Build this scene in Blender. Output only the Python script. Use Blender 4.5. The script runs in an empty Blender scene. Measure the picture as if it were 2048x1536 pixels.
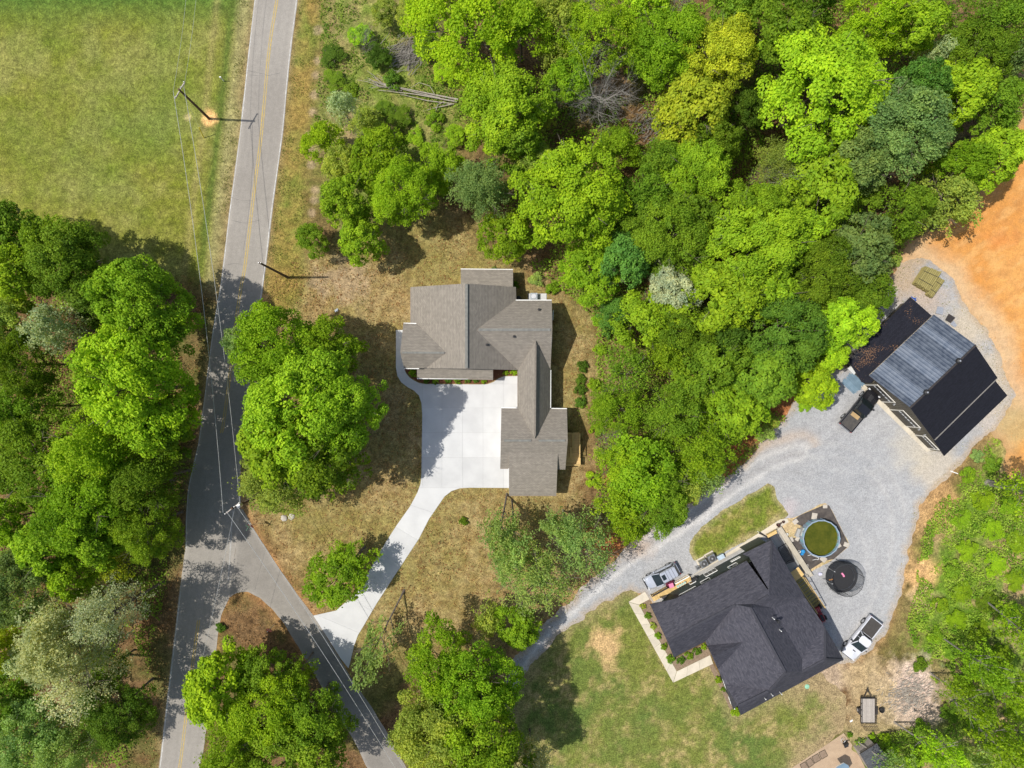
import bpy, bmesh, math, random
import numpy as np
from mathutils import Vector, Matrix
random.seed(7); rng = np.random.default_rng(11)
SC = bpy.context.scene
COL = SC.collection
R_ = math.radians
# ------------------------------------------------------------------ camera
HC = 91.0; PPM = 16.0               # flying height in metres, photo pixels per metre on the ground
cam_d = bpy.data.cameras.new('camera'); cam = bpy.data.objects.new('camera', cam_d); COL.objects.link(cam)
cam.location = (0, 0, HC); cam.rotation_euler = (0, 0, 0)
cam_d.sensor_width = 36; cam_d.lens = 36*HC*PPM/2048; cam_d.clip_start = 1; cam_d.clip_end = 2000
SC.camera = cam
# ------------------------------------------------------------------ sky, sun, exposure
SUN_EL = 61.5; SUN_DIR = Vector((-math.cos(R_(SUN_EL)), 0.035*math.cos(R_(SUN_EL)), math.sin(R_(SUN_EL)))).normalized()
w = bpy.data.worlds.new('World'); SC.world = w; w.use_nodes = True
nt = w.node_tree; bg = nt.nodes['Background']
sky = nt.nodes.new('ShaderNodeTexSky'); sky.sky_type = 'NISHITA'; sky.sun_disc = False
sky.air_density = 1.3; sky.dust_density = 2.2; sky.ozone_density = 1.0; sky.sun_elevation = R_(SUN_EL); sky.sun_rotation = math.atan2(SUN_DIR.x, SUN_DIR.y)
nt.links.new(sky.outputs[0], bg.inputs[0]); bg.inputs[1].default_value = 0.115
sd = bpy.data.lights.new('sun', 'SUN'); sd.energy = 4.3; sd.angle = R_(0.55); sd.color = (1, 0.955, 0.88)
so = bpy.data.objects.new('sun', sd); COL.objects.link(so)
so.rotation_euler = SUN_DIR.to_track_quat('Z', 'Y').to_euler(); so.location = (-60, 0, 120)
SC.view_settings.view_transform = 'Standard'; SC.view_settings.look = 'None'
SC.view_settings.exposure = 0.10; SC.view_settings.gamma = 1; SC.view_settings.use_curve_mapping = False
SC.cycles.max_bounces = 6; SC.cycles.diffuse_bounces = 3; SC.cycles.transmission_bounces = 4; SC.cycles.transparent_max_bounces = 6

# ------------------------------------------------------------------ helpers
def W(px, py, h=0.0):
    "world point seen at photo pixel (px,py) when it lies h metres above the ground"
    k = (HC-h)/HC/PPM
    return Vector(((px-1024)*k, (768-py)*k, h))
def tag(o, label=None, cat=None, group=None, kind=None):
    if label: o['label'] = label
    if cat: o['category'] = cat
    if group: o['group'] = group
    if kind: o['kind'] = kind
    return o
def thing(name, label, cat, loc=(0, 0, 0), rz=0.0, group=None):
    o = bpy.data.objects.new(name, None); COL.objects.link(o); o.empty_display_size = 0.3
    o.location = loc; o.rotation_euler = (0, 0, rz)
    return tag(o, label, cat, group)
def link(name, me, parent=None):
    o = bpy.data.objects.new(name, me); COL.objects.link(o)
    if parent is not None: o.parent = parent
    return o
def copy_tree(o, parent=None):
    c = o.copy(); COL.objects.link(c)
    if parent is not None: c.parent = parent
    for ch in list(o.children): copy_tree(ch, c)
    return c
class MB:
    def __init__(s): s.v = []; s.f = []; s.uv = {}
    def add(s, vs, fs):
        n = len(s.v); s.v += [tuple(p) for p in vs]; s.f += [tuple(i+n for i in f) for f in fs]; return s
    def box(s, c, size, rz=0.0, rot=None, taper=1.0):
        x, y, z = [a/2 for a in size]
        P = [Vector((sx*x*(taper if sz > 0 else 1), sy*y*(taper if sz > 0 else 1), sz*z)) for sz in (-1, 1) for sx, sy in ((-1, -1), (1, -1), (1, 1), (-1, 1))]
        M = rot if rot is not None else Matrix.Rotation(rz, 3, 'Z')
        return s.add([M @ p + Vector(c) for p in P], [(3, 2, 1, 0), (4, 5, 6, 7), (0, 1, 5, 4), (1, 2, 6, 5), (2, 3, 7, 6), (3, 0, 4, 7)])
    def beam(s, a, b, wd, ht):
        a = Vector(a); b = Vector(b); d = b-a; L = d.length; d.normalize()
        up = Vector((0, 0, 1)) if abs(d.z) < .95 else Vector((1, 0, 0))
        sx = d.cross(up).normalized(); sz = sx.cross(d).normalized()
        M = Matrix((d, sx, sz)).transposed()
        return s.box((a+b)/2, (L, wd, ht), rot=M)
    def tube(s, a, b, r0, r1=None, n=8, caps=True):
        r1 = r0 if r1 is None else r1
        a = Vector(a); b = Vector(b); d = (b-a).normalized()
        up = Vector((0, 0, 1)) if abs(d.z) < .95 else Vector((1, 0, 0))
        x = d.cross(up).normalized(); y = d.cross(x)
        vs = [a + (x*math.cos(2*math.pi*i/n)+y*math.sin(2*math.pi*i/n))*r0 for i in range(n)] + [b + (x*math.cos(2*math.pi*i/n)+y*math.sin(2*math.pi*i/n))*r1 for i in range(n)]
        fs = [(i, (i+1) % n, n+(i+1) % n, n+i) for i in range(n)]
        if caps: fs += [tuple(range(n-1, -1, -1)), tuple(range(n, 2*n))]
        return s.add(vs, fs)
    def path(s, pts, rs, n=6):
        for i in range(len(pts)-1): s.tube(pts[i], pts[i+1], rs[i], rs[i+1], n, caps=(i == len(pts)-2))
        return s
    def prism(s, pts, z0, z1):
        n = len(pts)
        a = sum(pts[i][0]*pts[(i+1) % n][1]-pts[(i+1) % n][0]*pts[i][1] for i in range(n))
        if a < 0: pts = pts[::-1]
        vs = [(p[0], p[1], z0) for p in pts]+[(p[0], p[1], z1) for p in pts]
        return s.add(vs, [(i, (i+1) % n, n+(i+1) % n, n+i) for i in range(n)]+[tuple(range(n, 2*n)), tuple(range(n-1, -1, -1))])
    def lathe(s, prof, n=24, c=(0, 0, 0)):
        vs = [(c[0]+r*math.cos(2*math.pi*i/n), c[1]+r*math.sin(2*math.pi*i/n), c[2]+z) for r, z in prof for i in range(n)]
        fs = [(k*n+i, k*n+(i+1) % n, (k+1)*n+(i+1) % n, (k+1)*n+i) for k in range(len(prof)-1) for i in range(n)]
        return s.add(vs, fs)
    def build(s, name, mat, parent=None, world=False, smooth=False):
        v = s.v
        if world and parent is not None:
            r = parent
            while r.parent is not None: r = r.parent
            L = r.location; v = [(p[0]-L[0], p[1]-L[1], p[2]-L[2]) for p in v]
        me = bpy.data.meshes.new(name); me.from_pydata(v, [], s.f); me.validate(); me.update()
        if smooth:
            for p in me.polygons: p.use_smooth = True
        me.materials.append(mat)
        return link(name, me, parent)

# ------------------------------------------------------------------ materials
def new_mat(name):
    m = bpy.data.materials.new(name); m.use_nodes = True
    n = m.node_tree; b = n.nodes['Principled BSDF']; return m, n, b
def N(nt, t, **kw):
    n = nt.nodes.new(t)
    for k, v in kw.items():
        if k.startswith('i_'): n.inputs[k[2:]].default_value = v
        else: setattr(n, k, v)
    return n
def mat(name, c, c2=None, scale=3.0, rough=.75, bump=0.0, bscale=None, metal=0.0, spec=.35, detail=4, stretch=None, coat=0):
    m, n, b = new_mat(name)
    b.inputs['Roughness'].default_value = rough; b.inputs['Metallic'].default_value = metal
    b.inputs['Specular IOR Level'].default_value = spec; b.inputs['Coat Weight'].default_value = coat
    if c2 is None: c2 = tuple(x*.8 for x in c)
    tc = N(n, 'ShaderNodeTexCoord'); mp = N(n, 'ShaderNodeMapping')
    n.links.new(tc.outputs['Object'], mp.inputs[0])
    if stretch: mp.inputs['Scale'].default_value = stretch
    nz = N(n, 'ShaderNodeTexNoise'); nz.inputs['Scale'].default_value = scale; nz.inputs['Detail'].default_value = detail
    n.links.new(mp.outputs[0], nz.inputs['Vector'])
    cr = N(n, 'ShaderNodeValToRGB'); e = cr.color_ramp.elements
    e[0].position = .35; e[1].position = .65; e[0].color = (*c, 1); e[1].color = (*c2, 1)
    n.links.new(nz.outputs[0], cr.inputs[0]); n.links.new(cr.outputs[0], b.inputs['Base Color'])
    if bump:
        nb = N(n, 'ShaderNodeTexNoise'); nb.inputs['Scale'].default_value = bscale or scale*6; nb.inputs['Detail'].default_value = 4
        n.links.new(mp.outputs[0], nb.inputs['Vector'])
        bp = N(n, 'ShaderNodeBump'); bp.inputs['Strength'].default_value = bump; bp.inputs['Distance'].default_value = .03
        n.links.new(nb.outputs[0], bp.inputs['Height']); n.links.new(bp.outputs[0], b.inputs['Normal'])
    return m
def ground_mat(name, fine=9.0, amp=.5, bump=.8, mid=1.7, midamp=.25, bdist=.12, rough=.95, seed=0.0):
    "surface whose soil or plant colour comes from the attribute Col, with fine grain added by noise"
    m, n, b = new_mat(name); b.inputs['Roughness'].default_value = rough; b.inputs['Specular IOR Level'].default_value = .15
    at = N(n, 'ShaderNodeAttribute', attribute_name='Col'); geo = N(n, 'ShaderNodeNewGeometry')
    add = N(n, 'ShaderNodeVectorMath', operation='ADD'); add.inputs[1].default_value = (seed, seed, seed)
    n.links.new(geo.outputs['Position'], add.inputs[0])
    fac = None
    for sc, am in ((fine, amp), (fine*.42, amp*.55), (mid*.7, midamp)):
        nz = N(n, 'ShaderNodeTexNoise'); nz.inputs['Scale'].default_value = sc; nz.inputs['Detail'].default_value = 3; nz.inputs['Roughness'].default_value = .6
        n.links.new(add.outputs[0], nz.inputs['Vector'])
        mr = N(n, 'ShaderNodeMapRange'); mr.inputs['From Min'].default_value = .36; mr.inputs['From Max'].default_value = .64
        mr.inputs['To Min'].default_value = 1-am; mr.inputs['To Max'].default_value = 1+am
        n.links.new(nz.outputs[0], mr.inputs['Value'])
        if fac is None: fac = mr.outputs[0]; first = nz
        else:
            mu = N(n, 'ShaderNodeMath', operation='MULTIPLY'); n.links.new(fac, mu.inputs[0]); n.links.new(mr.outputs[0], mu.inputs[1]); fac = mu.outputs[0]
    vm = N(n, 'ShaderNodeVectorMath', operation='SCALE'); n.links.new(at.outputs['Color'], vm.inputs[0]); n.links.new(fac, vm.inputs['Scale'])
    n.links.new(vm.outputs[0], b.inputs['Base Color'])
    bp = N(n, 'ShaderNodeBump'); bp.inputs['Strength'].default_value = bump; bp.inputs['Distance'].default_value = bdist
    n.links.new(first.outputs[0], bp.inputs['Height']); n.links.new(bp.outputs[0], b.inputs['Normal'])
    return m
def leaf_mat(name, trans=.35):
    m, n, b = new_mat(name); b.inputs['Roughness'].default_value = .6; b.inputs['Specular IOR Level'].default_value = .12
    at = N(n, 'ShaderNodeAttribute', attribute_name='Tint'); oi = N(n, 'ShaderNodeObjectInfo')
    mx = N(n, 'ShaderNodeVectorMath', operation='MULTIPLY'); n.links.new(at.outputs['Color'], mx.inputs[0]); n.links.new(oi.outputs['Color'], mx.inputs[1])
    n.links.new(mx.outputs[0], b.inputs['Base Color'])
    tr = N(n, 'ShaderNodeBsdfTranslucent'); ms = N(n, 'ShaderNodeMixShader'); ms.inputs[0].default_value = trans
    v2 = N(n, 'ShaderNodeVectorMath', operation='MULTIPLY'); v2.inputs[1].default_value = (1.25, 1.2, .6)
    n.links.new(mx.outputs[0], v2.inputs[0]); n.links.new(v2.outputs[0], tr.inputs[0])
    n.links.new(b.outputs[0], ms.inputs[1]); n.links.new(tr.outputs[0], ms.inputs[2])
    n.links.new(ms.outputs[0], n.nodes['Material Output'].inputs[0])
    return m
def shingle_mat(name, c, c2, cgap, row=.145, wid=.33, streak=None):
    m, n, b = new_mat(name); b.inputs['Roughness'].default_value = .92; b.inputs['Specular IOR Level'].default_value = .2
    uv = N(n, 'ShaderNodeUVMap', uv_map='UVMap')
    br = N(n, 'ShaderNodeTexBrick'); br.inputs['Scale'].default_value = 1; br.inputs['Brick Width'].default_value = wid; br.inputs['Row Height'].default_value = row
    br.inputs['Mortar Size'].default_value = .012; br.inputs['Mortar Smooth'].default_value = .3; br.inputs['Bias'].default_value = 0
    br.inputs['Color1'].default_value = (*c, 1); br.inputs['Color2'].default_value = (*c2, 1); br.inputs['Mortar'].default_value = (*cgap, 1)
    n.links.new(uv.outputs[0], br.inputs['Vector'])
    nz = N(n, 'ShaderNodeTexNoise'); nz.inputs['Scale'].default_value = 1.1; nz.inputs['Detail'].default_value = 6; nz.inputs['Roughness'].default_value = .75
    n.links.new(uv.outputs[0], nz.inputs['Vector'])
    mr = N(n, 'ShaderNodeMapRange'); mr.inputs['From Min'].default_value = .3; mr.inputs['From Max'].default_value = .7; mr.inputs['To Min'].default_value = .86; mr.inputs['To Max'].default_value = 1.14
    n.links.new(nz.outputs[0], mr.inputs['Value'])
    vm = N(n, 'ShaderNodeVectorMath', operation='SCALE'); n.links.new(br.outputs['Color'], vm.inputs[0]); n.links.new(mr.outputs[0], vm.inputs['Scale'])
    sx_ = N(n, 'ShaderNodeSeparateXYZ'); n.links.new(uv.outputs[0], sx_.inputs[0]); ms_ = N(n, 'ShaderNodeMath', operation='MULTIPLY'); ms_.inputs[1].default_value = 2*math.pi/(row*3); n.links.new(sx_.outputs[1], ms_.inputs[0])
    sn = N(n, 'ShaderNodeMath', operation='SINE'); n.links.new(ms_.outputs[0], sn.inputs[0]); mr3 = N(n, 'ShaderNodeMapRange'); mr3.inputs['From Min'].default_value = -1; mr3.inputs['To Min'].default_value = .955; mr3.inputs['To Max'].default_value = 1.04; n.links.new(sn.outputs[0], mr3.inputs['Value'])
    v3 = N(n, 'ShaderNodeVectorMath', operation='SCALE'); n.links.new(vm.outputs[0], v3.inputs[0]); n.links.new(mr3.outputs[0], v3.inputs['Scale'])   # shingle courses
    out = v3.outputs[0]
    if streak:      # fallen leaves and red dust caught between the shingles
        n2 = N(n, 'ShaderNodeTexNoise'); n2.inputs['Scale'].default_value = 6.5; n2.inputs['Detail'].default_value = 2
        n3 = N(n, 'ShaderNodeTexNoise'); n3.inputs['Scale'].default_value = .35; n3.inputs['Detail'].default_value = 1
        n.links.new(uv.outputs[0], n2.inputs['Vector']); n.links.new(uv.outputs[0], n3.inputs['Vector'])
        mu = N(n, 'ShaderNodeMath', operation='MULTIPLY'); n.links.new(n2.outputs[0], mu.inputs[0]); n.links.new(n3.outputs[0], mu.inputs[1])
        m2 = N(n, 'ShaderNodeMapRange'); m2.inputs['From Min'].default_value = .335; m2.inputs['From Max'].default_value = .365
        n.links.new(mu.outputs[0], m2.inputs['Value'])
        mix = N(n, 'ShaderNodeMix', data_type='RGBA'); mix.inputs['B'].default_value = (*streak, 1)
        n.links.new(m2.outputs[0], mix.inputs['Factor']); n.links.new(out, mix.inputs['A']); out = mix.outputs['Result']
    n.links.new(out, b.inputs['Base Color'])
    bp = N(n, 'ShaderNodeBump'); bp.inputs['Strength'].default_value = .35; bp.inputs['Distance'].default_value = .02
    n.links.new(br.outputs['Fac'], bp.inputs['Height']); bp.invert = True; n.links.new(bp.outputs[0], b.inputs['Normal'])
    return m
M = dict(
 bark=mat('bark', (.11, .085, .065), (.19, .16, .13), 4, .95, .6), palebark=mat('pale_bark', (.34, .31, .27), (.2, .18, .155), 3, .9, .5),
 deadwood=mat('dead_wood', (.40, .36, .30), (.26, .23, .2), 3, .9, .4), twig=mat('grey_twigs', (.3, .28, .25), (.22, .2, .175), 2, .95),
 pole=mat('creosote_pole', (.09, .055, .035), (.14, .09, .06), 2, .9, .3, stretch=(6, 6, .5)), galv=mat('galvanised_steel', (.55, .56, .58), (.45, .46, .48), 6, .45, metal=.6),
 wire=mat('aluminium_wire', (.62, .62, .6), (.5, .5, .5), 3, .5, metal=.3), white=mat('white_paint', (.78, .78, .76), (.72, .72, .7), 2, .5),
 black=mat('black_plastic', (.02, .02, .022), (.03, .03, .032), 5, .5), rubber=mat('rubber', (.022, .022, .023), (.035, .034, .033), 8, .85),
 glass=mat('dark_glass', (.012, .018, .02), (.02, .028, .03), 1, .06, spec=.6), metal=mat('brushed_metal', (.4, .41, .42), (.32, .33, .34), 5, .35, metal=.7),
 wood=mat('new_pine', (.66, .47, .20), (.56, .38, .15), 2.5, .7, .3, stretch=(1, 8, 8)), planks=mat('weathered_planks', (.42, .38, .34), (.34, .3, .27), 3, .85, .3, stretch=(8, 1, 8)),
 conc=mat('concrete', (.545, .545, .54), (.49, .49, .488), .55, .85, .15, 20), beige=mat('beige_concrete', (.58, .52, .42), (.50, .45, .36), 1.2, .9, .2, 20),
 greyc=mat('grey_concrete', (.36, .36, .35), (.30, .30, .29), 1.2, .9, .2, 20),
 joint=mat('joint_soil', (.36, .35, .33), (.30, .29, .27), 4, .95),  # soil-coloured bed that shows in the joints between slabs
 yellow=mat('road_yellow', (.50, .35, .08), (.34, .27, .13), 3.5, .8, detail=8), roadwhite=mat('road_white', (.6, .6, .57), (.38, .37, .35), 3.0, .8, detail=8),
 siding=mat('grey_white_siding', (.62, .62, .60), (.56, .56, .54), 1, .7), sidingdark=mat('charcoal_green_siding', (.035, .05, .05), (.045, .06, .058), 2, .6, stretch=(.2, .2, 8)),
 barnwall=mat('bronze_metal_siding', (.12, .105, .08), (.09, .08, .06), 1, .5, metal=.2), trim=mat('light_trim', (.66, .63, .57), (.6, .57, .52), 3, .6),
 gutter=mat('white_gutter', (.75, .75, .73), (.68, .68, .66), 2, .4), ridge=mat('ridge_vent_shingle', (.20, .20, .182), (.15, .15, .138), 3, .9, .2),
 mulch=mat('red_mulch', (.16, .062, .028), (.10, .04, .02), 9, .95, .9, 14), soil=mat('bed_soil', (.26, .19, .13), (.18, .13, .085), 5, .95, .8, 12),
 acgrey=mat('powder_coated_grey', (.34, .38, .42), (.28, .31, .34), 2, .5), fan=mat('fan_grille', (.12, .12, .12), (.07, .07, .07), 9, .5, metal=.4),
 silver=mat('silver_car_paint', (.46, .49, .56), (.43, .46, .53), 1, .3, metal=.25, spec=.5, coat=.8), carwhite=mat('white_car_paint', (.62, .63, .68), (.58, .59, .64), 1, .3, coat=.8),
 carblack=mat('black_car_paint', (.012, .012, .014), (.015, .015, .018), 1, .22, coat=.7, spec=.4), taillight=mat('red_lens', (.35, .01, .01), (.3, .01, .01), 1, .2),
 headlight=mat('clear_lens', (.6, .62, .65), (.5, .5, .5), 4, .1), tonneau=mat('tonneau_vinyl', (.05, .045, .042), (.06, .055, .052), 3, .8, .2),
 liner=mat('worn_bed_liner', (.085, .078, .07), (.055, .052, .05), 3, .85, .3), card=mat('cardboard', (.42, .29, .14), (.35, .24, .12), 3, .9),
 bluetarp=mat('blue_tarp', (.03, .16, .62), (.02, .11, .45), 3, .5), bluemetal=mat('blue_grey_sheet_metal', (.24, .34, .42), (.19, .28, .35), 1.5, .35, metal=.35),
 bamboo=mat('treated_green_timber', (.30, .26, .10), (.22, .185, .065), 3, .85, .3, stretch=(8, 1, 8)), strap=mat('dark_strap', (.05, .045, .03), None, 3, .7),
 fabric=mat('black_ground_fabric', (.055, .048, .045), (.10, .085, .075), 1.6, .9, .5, 6), poolrim=mat('pool_rim', (.27, .34, .43), (.24, .31, .39), 2, .4),
 poolwall=mat('pool_liner', (.20, .42, .50), (.24, .46, .54), 1.5, .4), trampmat=mat('trampoline_mat', (.018, .018, .02), (.024, .024, .026), 6, .7),
 trampnet=mat('trampoline_net_cord', (.045, .05, .055), None, 5, .8), pink=mat('pink_plastic', (.75, .25, .42), (.65, .2, .35), 3, .5), maroon=mat('maroon_plastic', (.13, .015, .04), (.1, .012, .03), 3, .5),
 orange=mat('orange_plastic', (.7, .3, .07), (.6, .24, .05), 3, .6), red=mat('red_plastic', (.32, .03, .04), (.25, .02, .03), 3, .4), bluep=mat('blue_plastic', (.03, .25, .55), None, 3, .5),
 green=mat('pale_green_plastic', (.28, .55, .38), None, 3, .5), guard=mat('yellow_guard', (.7, .55, .03), None, 3, .5), stone=mat('pale_paver', (.5, .45, .38), (.42, .38, .33), 4, .9, .3),
 darkmetal=mat('dark_painted_steel', (.03, .028, .028), (.05, .04, .036), 5, .5), signgreen=mat('street_sign_green', (.02, .16, .07), None, 3, .4), signred=mat('stop_sign_red', (.45, .02, .025), None, 3, .4),
 tan=mat('tan_packed_sand', (.42, .31, .21), (.36, .26, .175), 1.2, .95, .4, 14), pad=mat('brown_panel', (.25, .18, .13), (.2, .145, .1), 2, .8),
 leaf=leaf_mat('leaf'), leafsoft=leaf_mat('young_leaf', .45), blossom=leaf_mat('blossom', .3),
 roofA=shingle_mat('weathered_wood_shingle', (.27, .242, .205), (.215, .193, .164), (.16, .142, .12)),
 roofB=shingle_mat('charcoal_shingle', (.085, .083, .100), (.05, .05, .064), (.045, .045, .055)),
 roofC=shingle_mat('black_shingle', (.016, .017, .025), (.012, .013, .019), (.010, .010, .015)),
 roofCd=shingle_mat('black_shingle_with_debris', (.018, .019, .028), (.013, .014, .021), (.010, .010, .015), streak=(.15, .085, .05)),
 roofD=shingle_mat('grey_shed_shingle', (.12, .125, .135), (.085, .09, .1), (.06, .06, .07)),
)
def vary(m, amt):
    "each object of this material gets its own slight tone"
    n = m.node_tree; b = n.nodes['Principled BSDF']; s = b.inputs['Base Color'].links[0].from_socket; oi = N(n, 'ShaderNodeObjectInfo'); mr = N(n, 'ShaderNodeMapRange'); mr.inputs['To Min'].default_value = 1-amt; mr.inputs['To Max'].default_value = 1+amt
    n.links.new(oi.outputs['Random'], mr.inputs['Value']); vm = N(n, 'ShaderNodeVectorMath', operation='SCALE'); n.links.new(s, vm.inputs[0]); n.links.new(mr.outputs[0], vm.inputs['Scale']); n.links.new(vm.outputs[0], b.inputs['Base Color'])
for k_, a_ in (('conc', .045), ('beige', .07), ('greyc', .08), ('wood', .12), ('planks', .12), ('bamboo', .16), ('bluemetal', .1), ('pad', .1)): vary(M[k_], a_)
# ------------------------------------------------------------------ numpy noise and polygons
def vnoise(x, y, s, seed):
    r = np.random.default_rng(seed); T = r.random((256, 256))
    x = x*s+1000.37; y = y*s+1000.71
    xi = np.floor(x).astype(int); yi = np.floor(y).astype(int); fx = x-xi; fy = y-yi
    fx = fx*fx*(3-2*fx); fy = fy*fy*(3-2*fy)
    a = T[xi & 255, yi & 255]; b = T[(xi+1) & 255, yi & 255]; c = T[xi & 255, (yi+1) & 255]; d = T[(xi+1) & 255, (yi+1) & 255]
    return (a*(1-fx)+b*fx)*(1-fy)+(c*(1-fx)+d*fx)*fy
def fbm(x, y, s, seed, o=4):
    t = 0; a = .5; n = 0
    for i in range(o): t = t+a*vnoise(x, y, s, seed+i); n += a; a *= .55; s *= 2.1
    return t/n
def wpts(pp, h=0): return np.array([W(a, b, h)[:2] for a, b in pp])
def sdf(P, poly, near=False):
    "signed distance, positive inside"
    x = P[:, 0]; y = P[:, 1]; best = np.full(len(x), 1e9); ins = np.zeros(len(x), bool)
    nx = np.zeros(len(x)); ny = np.zeros(len(x)); n = len(poly)
    for i in range(n):
        ax, ay = poly[i]; bx, by = poly[(i+1) % n]; dx = bx-ax; dy = by-ay; L = dx*dx+dy*dy+1e-12
        t = np.clip(((x-ax)*dx+(y-ay)*dy)/L, 0, 1); qx = ax+t*dx; qy = ay+t*dy
        d = np.hypot(x-qx, y-qy); m = d < best; best = np.where(m, d, best)
        if near: nx = np.where(m, qx, nx); ny = np.where(m, qy, ny)
        c = ((ay > y) != (by > y)); xx = ax+(y-ay)*dx/(dy if abs(dy) > 1e-12 else 1e-12); ins ^= (c & (x < xx))
    s = np.where(ins, best, -best)
    return (s, nx, ny) if near else s
def smooth01(v, w): return np.clip(v/w*.5+.5, 0, 1)
def rough_poly(pp, amp, step=.5, seed=1):
    P = wpts(pp); out = []
    for i in range(len(P)):
        a = P[i]; b = P[(i+1) % len(P)]; L = np.hypot(*(b-a)); k = max(1, int(L/step)); d = (b-a)/max(L, 1e-6); nn = np.array((-d[1], d[0]))
        for j in range(k):
            p = a+(b-a)*j/k
            o = (fbm(np.array([p[0]]), np.array([p[1]]), .9, seed, 4)[0]-.5)*2*amp
            out.append(p+nn*o)
    return np.array(out)
def catmull(pp, k=6, closed=False):
    out = []; n = len(pp)
    for i in range(n if closed else n-1):
        g = (lambda j: pp[j % n]) if closed else (lambda j: pp[min(max(j, 0), n-1)])
        p0, p1, p2, p3 = g(i-1), g(i), g(i+1), g(i+2)
        for j in range(k):
            t = j/k
            out.append(tuple(.5*((2*p1[c])+(-p0[c]+p2[c])*t+(2*p0[c]-5*p1[c]+4*p2[c]-p3[c])*t*t+(-p0[c]+3*p1[c]-3*p2[c]+p3[c])*t**3) for c in range(2)))
    if not closed: out.append(tuple(pp[-1]))
    return out
def np_mesh(name, V, F, cols=None, attr='Col', smooth=False):
    me = bpy.data.meshes.new(name); V = np.asarray(V, np.float32); F = np.asarray(F, np.int32); k = F.shape[1]
    me.vertices.add(len(V)); me.vertices.foreach_set('co', V.ravel())
    me.loops.add(F.size); me.loops.foreach_set('vertex_index', F.ravel())
    me.polygons.add(len(F)); me.polygons.foreach_set('loop_start', np.arange(0, F.size, k, dtype=np.int32))
    try: me.polygons.foreach_set('loop_total', np.full(len(F), k, np.int32))
    except Exception: pass
    me.update(calc_edges=True)
    if cols is not None:
        a = me.attributes.new(attr, 'FLOAT_COLOR', 'POINT'); c = np.ones((len(V), 4), np.float32); c[:, :3] = cols; a.data.foreach_set('color', c.ravel())
    return me
def sheet(name, poly, z, cell, colfn, m, relief=0.0):
    "ground sheet: a grid whose border is snapped to the outline"
    poly = np.asarray(poly); lo = poly.min(0)-cell; hi = poly.max(0)+cell
    xs = np.arange(lo[0], hi[0]+cell, cell); ys = np.arange(lo[1], hi[1]+cell, cell)
    X, Y = np.meshgrid(xs, ys, indexing='ij'); P = np.stack([X.ravel(), Y.ravel()], 1)
    s, qx, qy = sdf(P, poly, True); nx, ny = X.shape
    ok = (s > -cell*.5).reshape(nx, ny); q = ok[:-1, :-1] & ok[1:, :-1] & ok[1:, 1:] & ok[:-1, 1:]
    cnt = np.zeros((nx, ny), int)
    for a, b in ((0, 0), (1, 0), (1, 1), (0, 1)): cnt[a:nx-1+a, b:ny-1+b] += q
    cnt = cnt.ravel(); edge = (cnt > 0) & (cnt < 4)
    P[edge, 0] = qx[edge]; P[edge, 1] = qy[edge]
    idx = np.arange(nx*ny).reshape(nx, ny); F = np.stack([idx[:-1, :-1][q], idx[1:, :-1][q], idx[1:, 1:][q], idx[:-1, 1:][q]], 1)
    used = np.unique(F); mp = np.full(nx*ny, -1); mp[used] = np.arange(len(used)); F = mp[F]; P = P[used]; s = s[used]
    Z = np.full(len(P), z)
    if relief: Z = Z+relief*np.clip(s, 0, 1)*(fbm(P[:, 0], P[:, 1], .6, 91)-.3)
    me = np_mesh(name, np.column_stack([P, Z]), F, colfn(P[:, 0], P[:, 1], s)); me.materials.append(m)
    o = link(name, me); tag(o, kind='structure'); return o
def lerp(a, b, t): return np.asarray(a)*(1-t[:, None])+np.asarray(b)*t[:, None]
# ================================================================== GROUND AND ROADS
ROAD_L = [(524,-130),(509,0),(497,102),(478.5,273),(458,427),(449,505),(441,568),(424,671),(406.7,808),(396.4,886),(377,972),(372,1035),(371,1096),(359,1182),(348.6,1274),(335,1387),(318,1536),(300,1680)]
ROAD_R = [(612,-130),(595.4,0),(584.4,85),(577.6,147),(565.6,273),(546.8,410),(533,525),(521,616),(509,700),(496,790),(486,880),(480,960),(482,1011)]
ROAD_R2 = [(458,1197),(442.6,1230),(435.8,1271),(432,1305),(420,1400),(407,1503),(398,1536),(382,1680)]
SIDE_R = [(482,1011),(506,1055),(553.7,1130),(598,1192),(625.5,1230),(680,1318),(700,1353),(744,1414),(770,1458),(813,1536),(895,1690)]
SIDE_L = [(458,1197),(468,1188),(478.5,1184.5),(495.6,1183.6),(519.5,1195.6),(543.5,1216),(567.5,1247),(591.4,1284.5),(615.3,1325),(665,1410),(705,1475),(735,1536),(815,1690)]
DRIVE = [(792,660),(792,735),(795,752),(803,765),(815,774),(828,781),(838,791),(843,806),(844.5,830),(843,950),(841,968),(835,985),(820,1013),(793,1051),(768,1090),(726,1164),(711,1184),(693,1203),(672,1221),(627,1231),
         (681,1316),(697,1336),(702,1318),(708,1292),(716,1270),(727,1252),(752,1209),(790,1150),(838,1077),(858,1038),(889,993),(903,982),(919.5,976.5),(940,975.3),(1026,976),(1040,975),(1040,752),(1007.7,752.8),(997,757),(987,764),(975,768.4),(962,769),(850,768),(838,766),(828,761),(819,755),(812,746),(808,736),(808,660)]
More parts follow.
